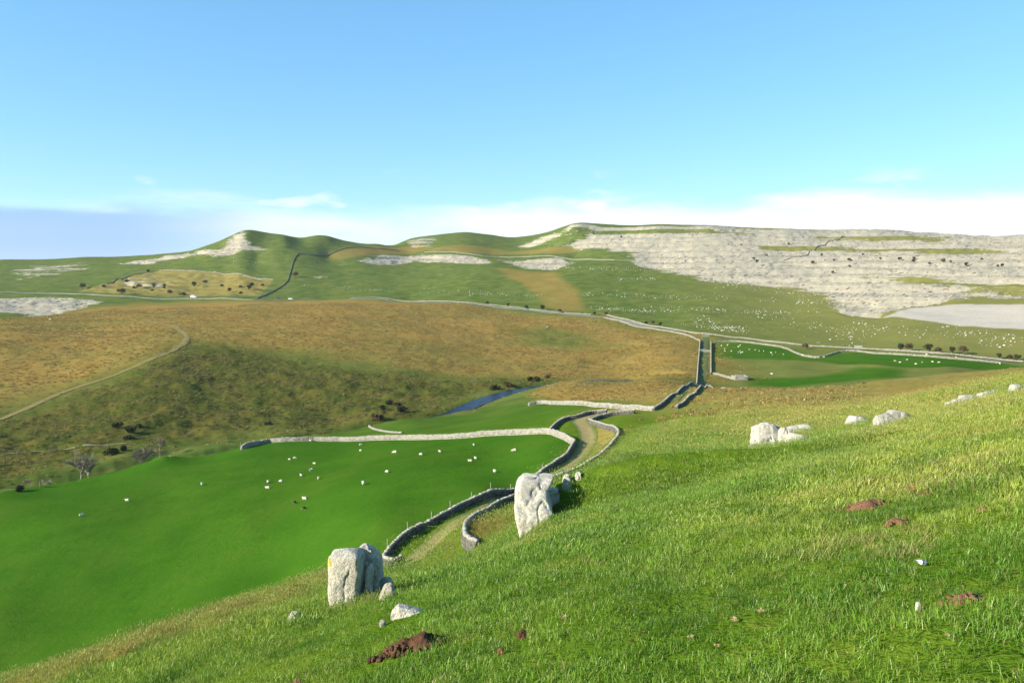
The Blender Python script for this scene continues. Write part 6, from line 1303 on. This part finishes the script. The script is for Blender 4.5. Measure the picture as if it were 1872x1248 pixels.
def tussock_field():
    """rank grass and heather tussocks on the moor, the stream bank and the tawny shoulder"""
    src = bpy.data.collections.new('tussock_sources')
    for s in range(3): src.objects.link(clump_mesh('t%d' % s, 26, .55, .16, .38, .11, 60+s, .15, .7))
    n = 90000; r = np.sqrt(RNG.uniform(120**2, 640**2, n)); a = RNG.uniform(-.75, .42, n); x = r*np.sin(a); y = r*np.cos(a)
    mo = np.maximum(region('moor', x, y, 20)*(1-.6*region('moorgreen', x, y, 14)), region('mound', x, y, 2)); bk = region('bank', x, y, 18); sh = region('shoulder', x, y, 7)
    d, _ = line_dist(STREAM, x, y)
    pk = np.clip(np.maximum.reduce([mo*.55, bk*.8, sh*.5]) * (.6 + .8*(fbm(x/22, y/22, 3, 131) > -.05)), 0, 1)
    ok = (RNG.random(n) < pk) & (d > 5.0) & (region('pasture', x, y, .3) < .1) & (region('pasture2', x, y, .3) < .2)
    for wk in ('mid_pale', 'corner_left', 'droveway_left', 'corner_right'):
        dd, _ = line_dist(DATA['walls'][wk]['p'], x, y, 10); ok &= dd > 1.2
    x, y, mo, bk = x[ok][:32000], y[ok][:32000], mo[ok][:32000], bk[ok][:32000]
    z = np.array([gz(p, q) for p, q in zip(x, y)])
    t1 = sstep(-.3, .4, fbm(x/18, y/18, 3, 133))[:, None]; wb = np.clip(bk - .6*mo, 0, 1)[:, None]
    col = np.array([.27, .160, .044])*(1-t1) + np.array([.28, .205, .068])*t1
    t2 = sstep(.0, .5, fbm(x/40, y/14, 3, 135))[:, None]; col = col*(1-.6*t2) + np.array([.135, .135, .038])*.6*t2
    bcol = np.array([.080, .095, .022])*(1-t1) + np.array([.150, .125, .042])*t1; col = col*(1-wb) + bcol*wb
    col = col*RNG.uniform(.8, 1.4, (len(x), 1))
    scatter('moor_tussocks', 'tawny and dark green tussocks covering the moor and stream bank', 'grass', src, x, y, z, RNG.integers(0, 3, len(x)), RNG.uniform(.6, 1.5, len(x)), col)
tussock_field()
def grass_field():
    src = bpy.data.collections.new('grass_sources')
    defs = []
    for s in range(3): defs.append(clump_mesh('a%d' % s, 64, .19, .022, .052, .005, s, .10))
    for s in range(3): defs.append(clump_mesh('b%d' % s, 90, .40, .03, .065, .009, 10+s, .12))
    for s in range(3): defs.append(clump_mesh('c%d' % s, 130, .95, .04, .095, .012, 20+s, .12))
    for s in range(2): defs.append(clump_mesh('d%d' % s, 130, 2.0, .06, .12, .028, 30+s, .10))
    for s in range(2): defs.append(clump_mesh('e%d' % s, 40, .15, .06, .14, .005, 40+s, .6, .6))      # straw tufts
    for o in defs: src.objects.link(o)
    P = []; K = []; Sc = []; bounds = [(3.6, 13, 60, 0, 3), (12, 32, 18, 3, 3), (30, 72, 4.5, 6, 3), (68, 130, 1.0, 9, 2)]
    for r0, r1, dens, k0, kn in bounds:
        half = .80; area = half*(r1*r1 - r0*r0); n = int(area*dens)
        r = np.sqrt(RNG.uniform(r0*r0, r1*r1, n)); a = RNG.uniform(-half, half, n)
        P.append(np.stack([r*np.sin(a), r*np.cos(a)], 1)); K.append(k0 + RNG.integers(0, kn, n)); Sc.append(np.ones(n))
    # straw tufts: everywhere thinly, thick round the surveyed tufts
    n = 900; r = np.sqrt(RNG.uniform(25, 50*50, n)); a = RNG.uniform(-.8, .8, n); P.append(np.stack([r*np.sin(a), r*np.cos(a)], 1)); K.append(11 + RNG.integers(0, 2, n)); Sc.append(RNG.uniform(.45, .9, n))
    for key, cnt, sp in (('tuft1', 60, .5), ('tuft2', 60, .9), ('tuft3', 60, 1.3), ('tuft4', 70, .8), ('tuft5', 30, .4), ('brown2', 50, .8), ('tall_boulder', 60, .3), ('shadowtuft', 40, .4), ('outcrop', 60, .5)):
        q = np.array(SP[key]) + RNG.normal(0, sp, (cnt, 2)) + (np.array([.33, -.2]) if key == 'tall_boulder' else np.array([.9, .3]) if key == 'outcrop' else 0)
        P.append(q); K.append(11 + RNG.integers(0, 2, cnt)); Sc.append(RNG.uniform(.7, 1.25, cnt))
    P = np.concatenate(P); K = np.concatenate(K); Sc = np.concatenate(Sc); x, y = P[:, 0], P[:, 1]
    ok = np.ones(len(x), bool)
    ok &= region('pasture', x, y, .3) < .25
    d, _ = line_dist(DATA['track'], x, y, 10); ok &= d > 1.15
    for wk in ('lane_near_side', 'lane_hill_side'):
        d, _ = line_dist(DATA['walls'][wk]['p'], x, y, 10); ok &= d > .5
    # nothing but the slope itself: not the lane or beyond it
    d, par = line_dist(DATA['walls']['lane_hill_side']['p'], x, y, 200)
    for key, rx, ry in (('dig', .42, .30), ('hole', .28, .19), ('mole1', .27, .22), ('mole2', .085, .075), ('mole3', .14, .12), ('mole4', .085, .08), ('mole7', .06, .13), ('mole5', .10, .085), ('mole6', .10, .085), ('white_pebble', .1, .1), ('stone_w', .06, .06), ('feather', .09, .09), ('clod1', .08, .08), ('clod2', .1, .1), ('leaf1', .06, .07), ('leaf2', .05, .06), ('leaf4', .04, .05), ('flat_stone', .3, .2), ('round_stone', .2, .2)):
        c = SP[key]; f = c[1]/OLD[key]; rx *= f; ry *= f
        near = ((x-c[0])/(rx+.03))**2 + ((y-c[1])/(ry+.03))**2 < 1.0
        front = ((x-c[0])/(rx+.06))**2 + ((y-c[1]+ry*.9+.02*c[1])/(ry*.8+.028*c[1]))**2 < 1.0
        ok &= ~near
        Sc[front] *= .28
    ok &= ~((np.abs(x-SP['tall_boulder'][0]) < .25) & (np.abs(y-SP['tall_boulder'][1]) < .15))
    x, y, K, Sc = x[ok], y[ok], K[ok], Sc[ok]
    z = np.array([gz(a, b) for a, b in zip(x, y)])
    r = np.hypot(x, y)
    ln = fbm(x/2.3, y/2.3, 3, 101); ln2 = fbm(x/.8, y/.8, 2, 103)
    Sc = Sc * np.clip(1.05 + .5*ln + .35*ln2, .65, 1.7)
    sh = region('shoulder', x, y, 16)*sstep(30, 85, r)*(.45 + .55*sstep(-.25, .35, fbm(x/7, y/7, 3, 141))); ro = region('rough', x, y, 1.6)
    c1 = np.array([.095, .178, .018]); c2 = np.array([.180, .232, .034]); c3 = np.array([.048, .115, .010]); c4 = np.array([.26, .245, .060]); br = np.array([.275, .205, .070])
    t1 = sstep(-.45, .45, fbm(x/5.5, y/5.5, 3, 111))[:, None]; t2 = sstep(.02, .42, fbm(x/1.7, y/1.7, 3, 113))[:, None]; t3 = sstep(.12, .6, fbm(x/2.8 + 9, y/2.8, 3, 117))[:, None]
    col = c1*(1-t1) + c2*t1; col = col*(1-.8*t2) + c3*.8*t2; col = col*(1-.7*t3) + c4*.7*t3
    lush = sstep(0, .5, fbm(x/9 - 4, y/9, 2, 119))[:, None]*.35; col = col*(1-lush) + c1*1.1*lush
    rm = ro*(.25 + .75*sstep(-.1, .3, fbm(x/1.3, y/1.3, 3, 161)))
    wb = np.clip(sh*.9 + rm*.75, 0, 1)[:, None]; col = col*(1-wb) + br*wb*RNG.uniform(.5, 1.2, (len(x), 1))
    b1 = np.exp(-(((x-SP['brown1'][0])/3.2)**2 + ((y-SP['brown1'][1])/9)**2))[:, None]*.8; col = col*(1-b1) + np.array([.17, .10, .028])*b1
    tb = (K >= 11)[:, None]*.7; col = col*(1-tb) + np.array([.26, .22, .085])*tb
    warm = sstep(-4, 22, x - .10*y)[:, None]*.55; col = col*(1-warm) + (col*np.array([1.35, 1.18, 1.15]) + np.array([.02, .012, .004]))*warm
    tan = (sstep(2, 30, x + .12*y - 1) * sstep(-.15, .4, fbm(x/4.5 + 3, y/4.5, 3, 151)))[:, None]*.55; col = col*(1-tan) + np.array([.265, .215, .075])*tan
    col = col * RNG.uniform(.8, 1.22, (len(x), 1)) * 1.36
    scatter('foreground_grass', 'short green and straw coloured grass covering the foreground hillside', 'grass', src, x, y, z, K, Sc, col)
grass_field()

# ------------------------------------------------------------------ thin autumn haze over the whole valley
def build_haze():
    m = new_mat('haze_air'); b = NB(m); v = b.n('ShaderNodeVolumePrincipled'); v.inputs['Color'].default_value = (.86, .93, 1.0, 1); v.inputs['Density'].default_value = .00005; v.inputs['Anisotropy'].default_value = .2
    o = b.n('ShaderNodeOutputMaterial'); b.l(v.outputs[0], o.inputs['Volume'])
    q = Multi(); q.box((0, 0, 0), (10800, 10800, 1)); me = q.mesh('haze', [m])
    co = np.array([v_.co[:] for v_ in me.vertices]); co[:, 2] = np.where(co[:, 2] < 0, LAND_LOW - 1.0, LAND_HIGH + 6.0)
    me.vertices.foreach_set('co', co.astype(np.float32).ravel()); me.update()
    tag(link('haze', me), 'faint pale haze softening the distant hills', 'haze', kind='stuff')
build_haze()
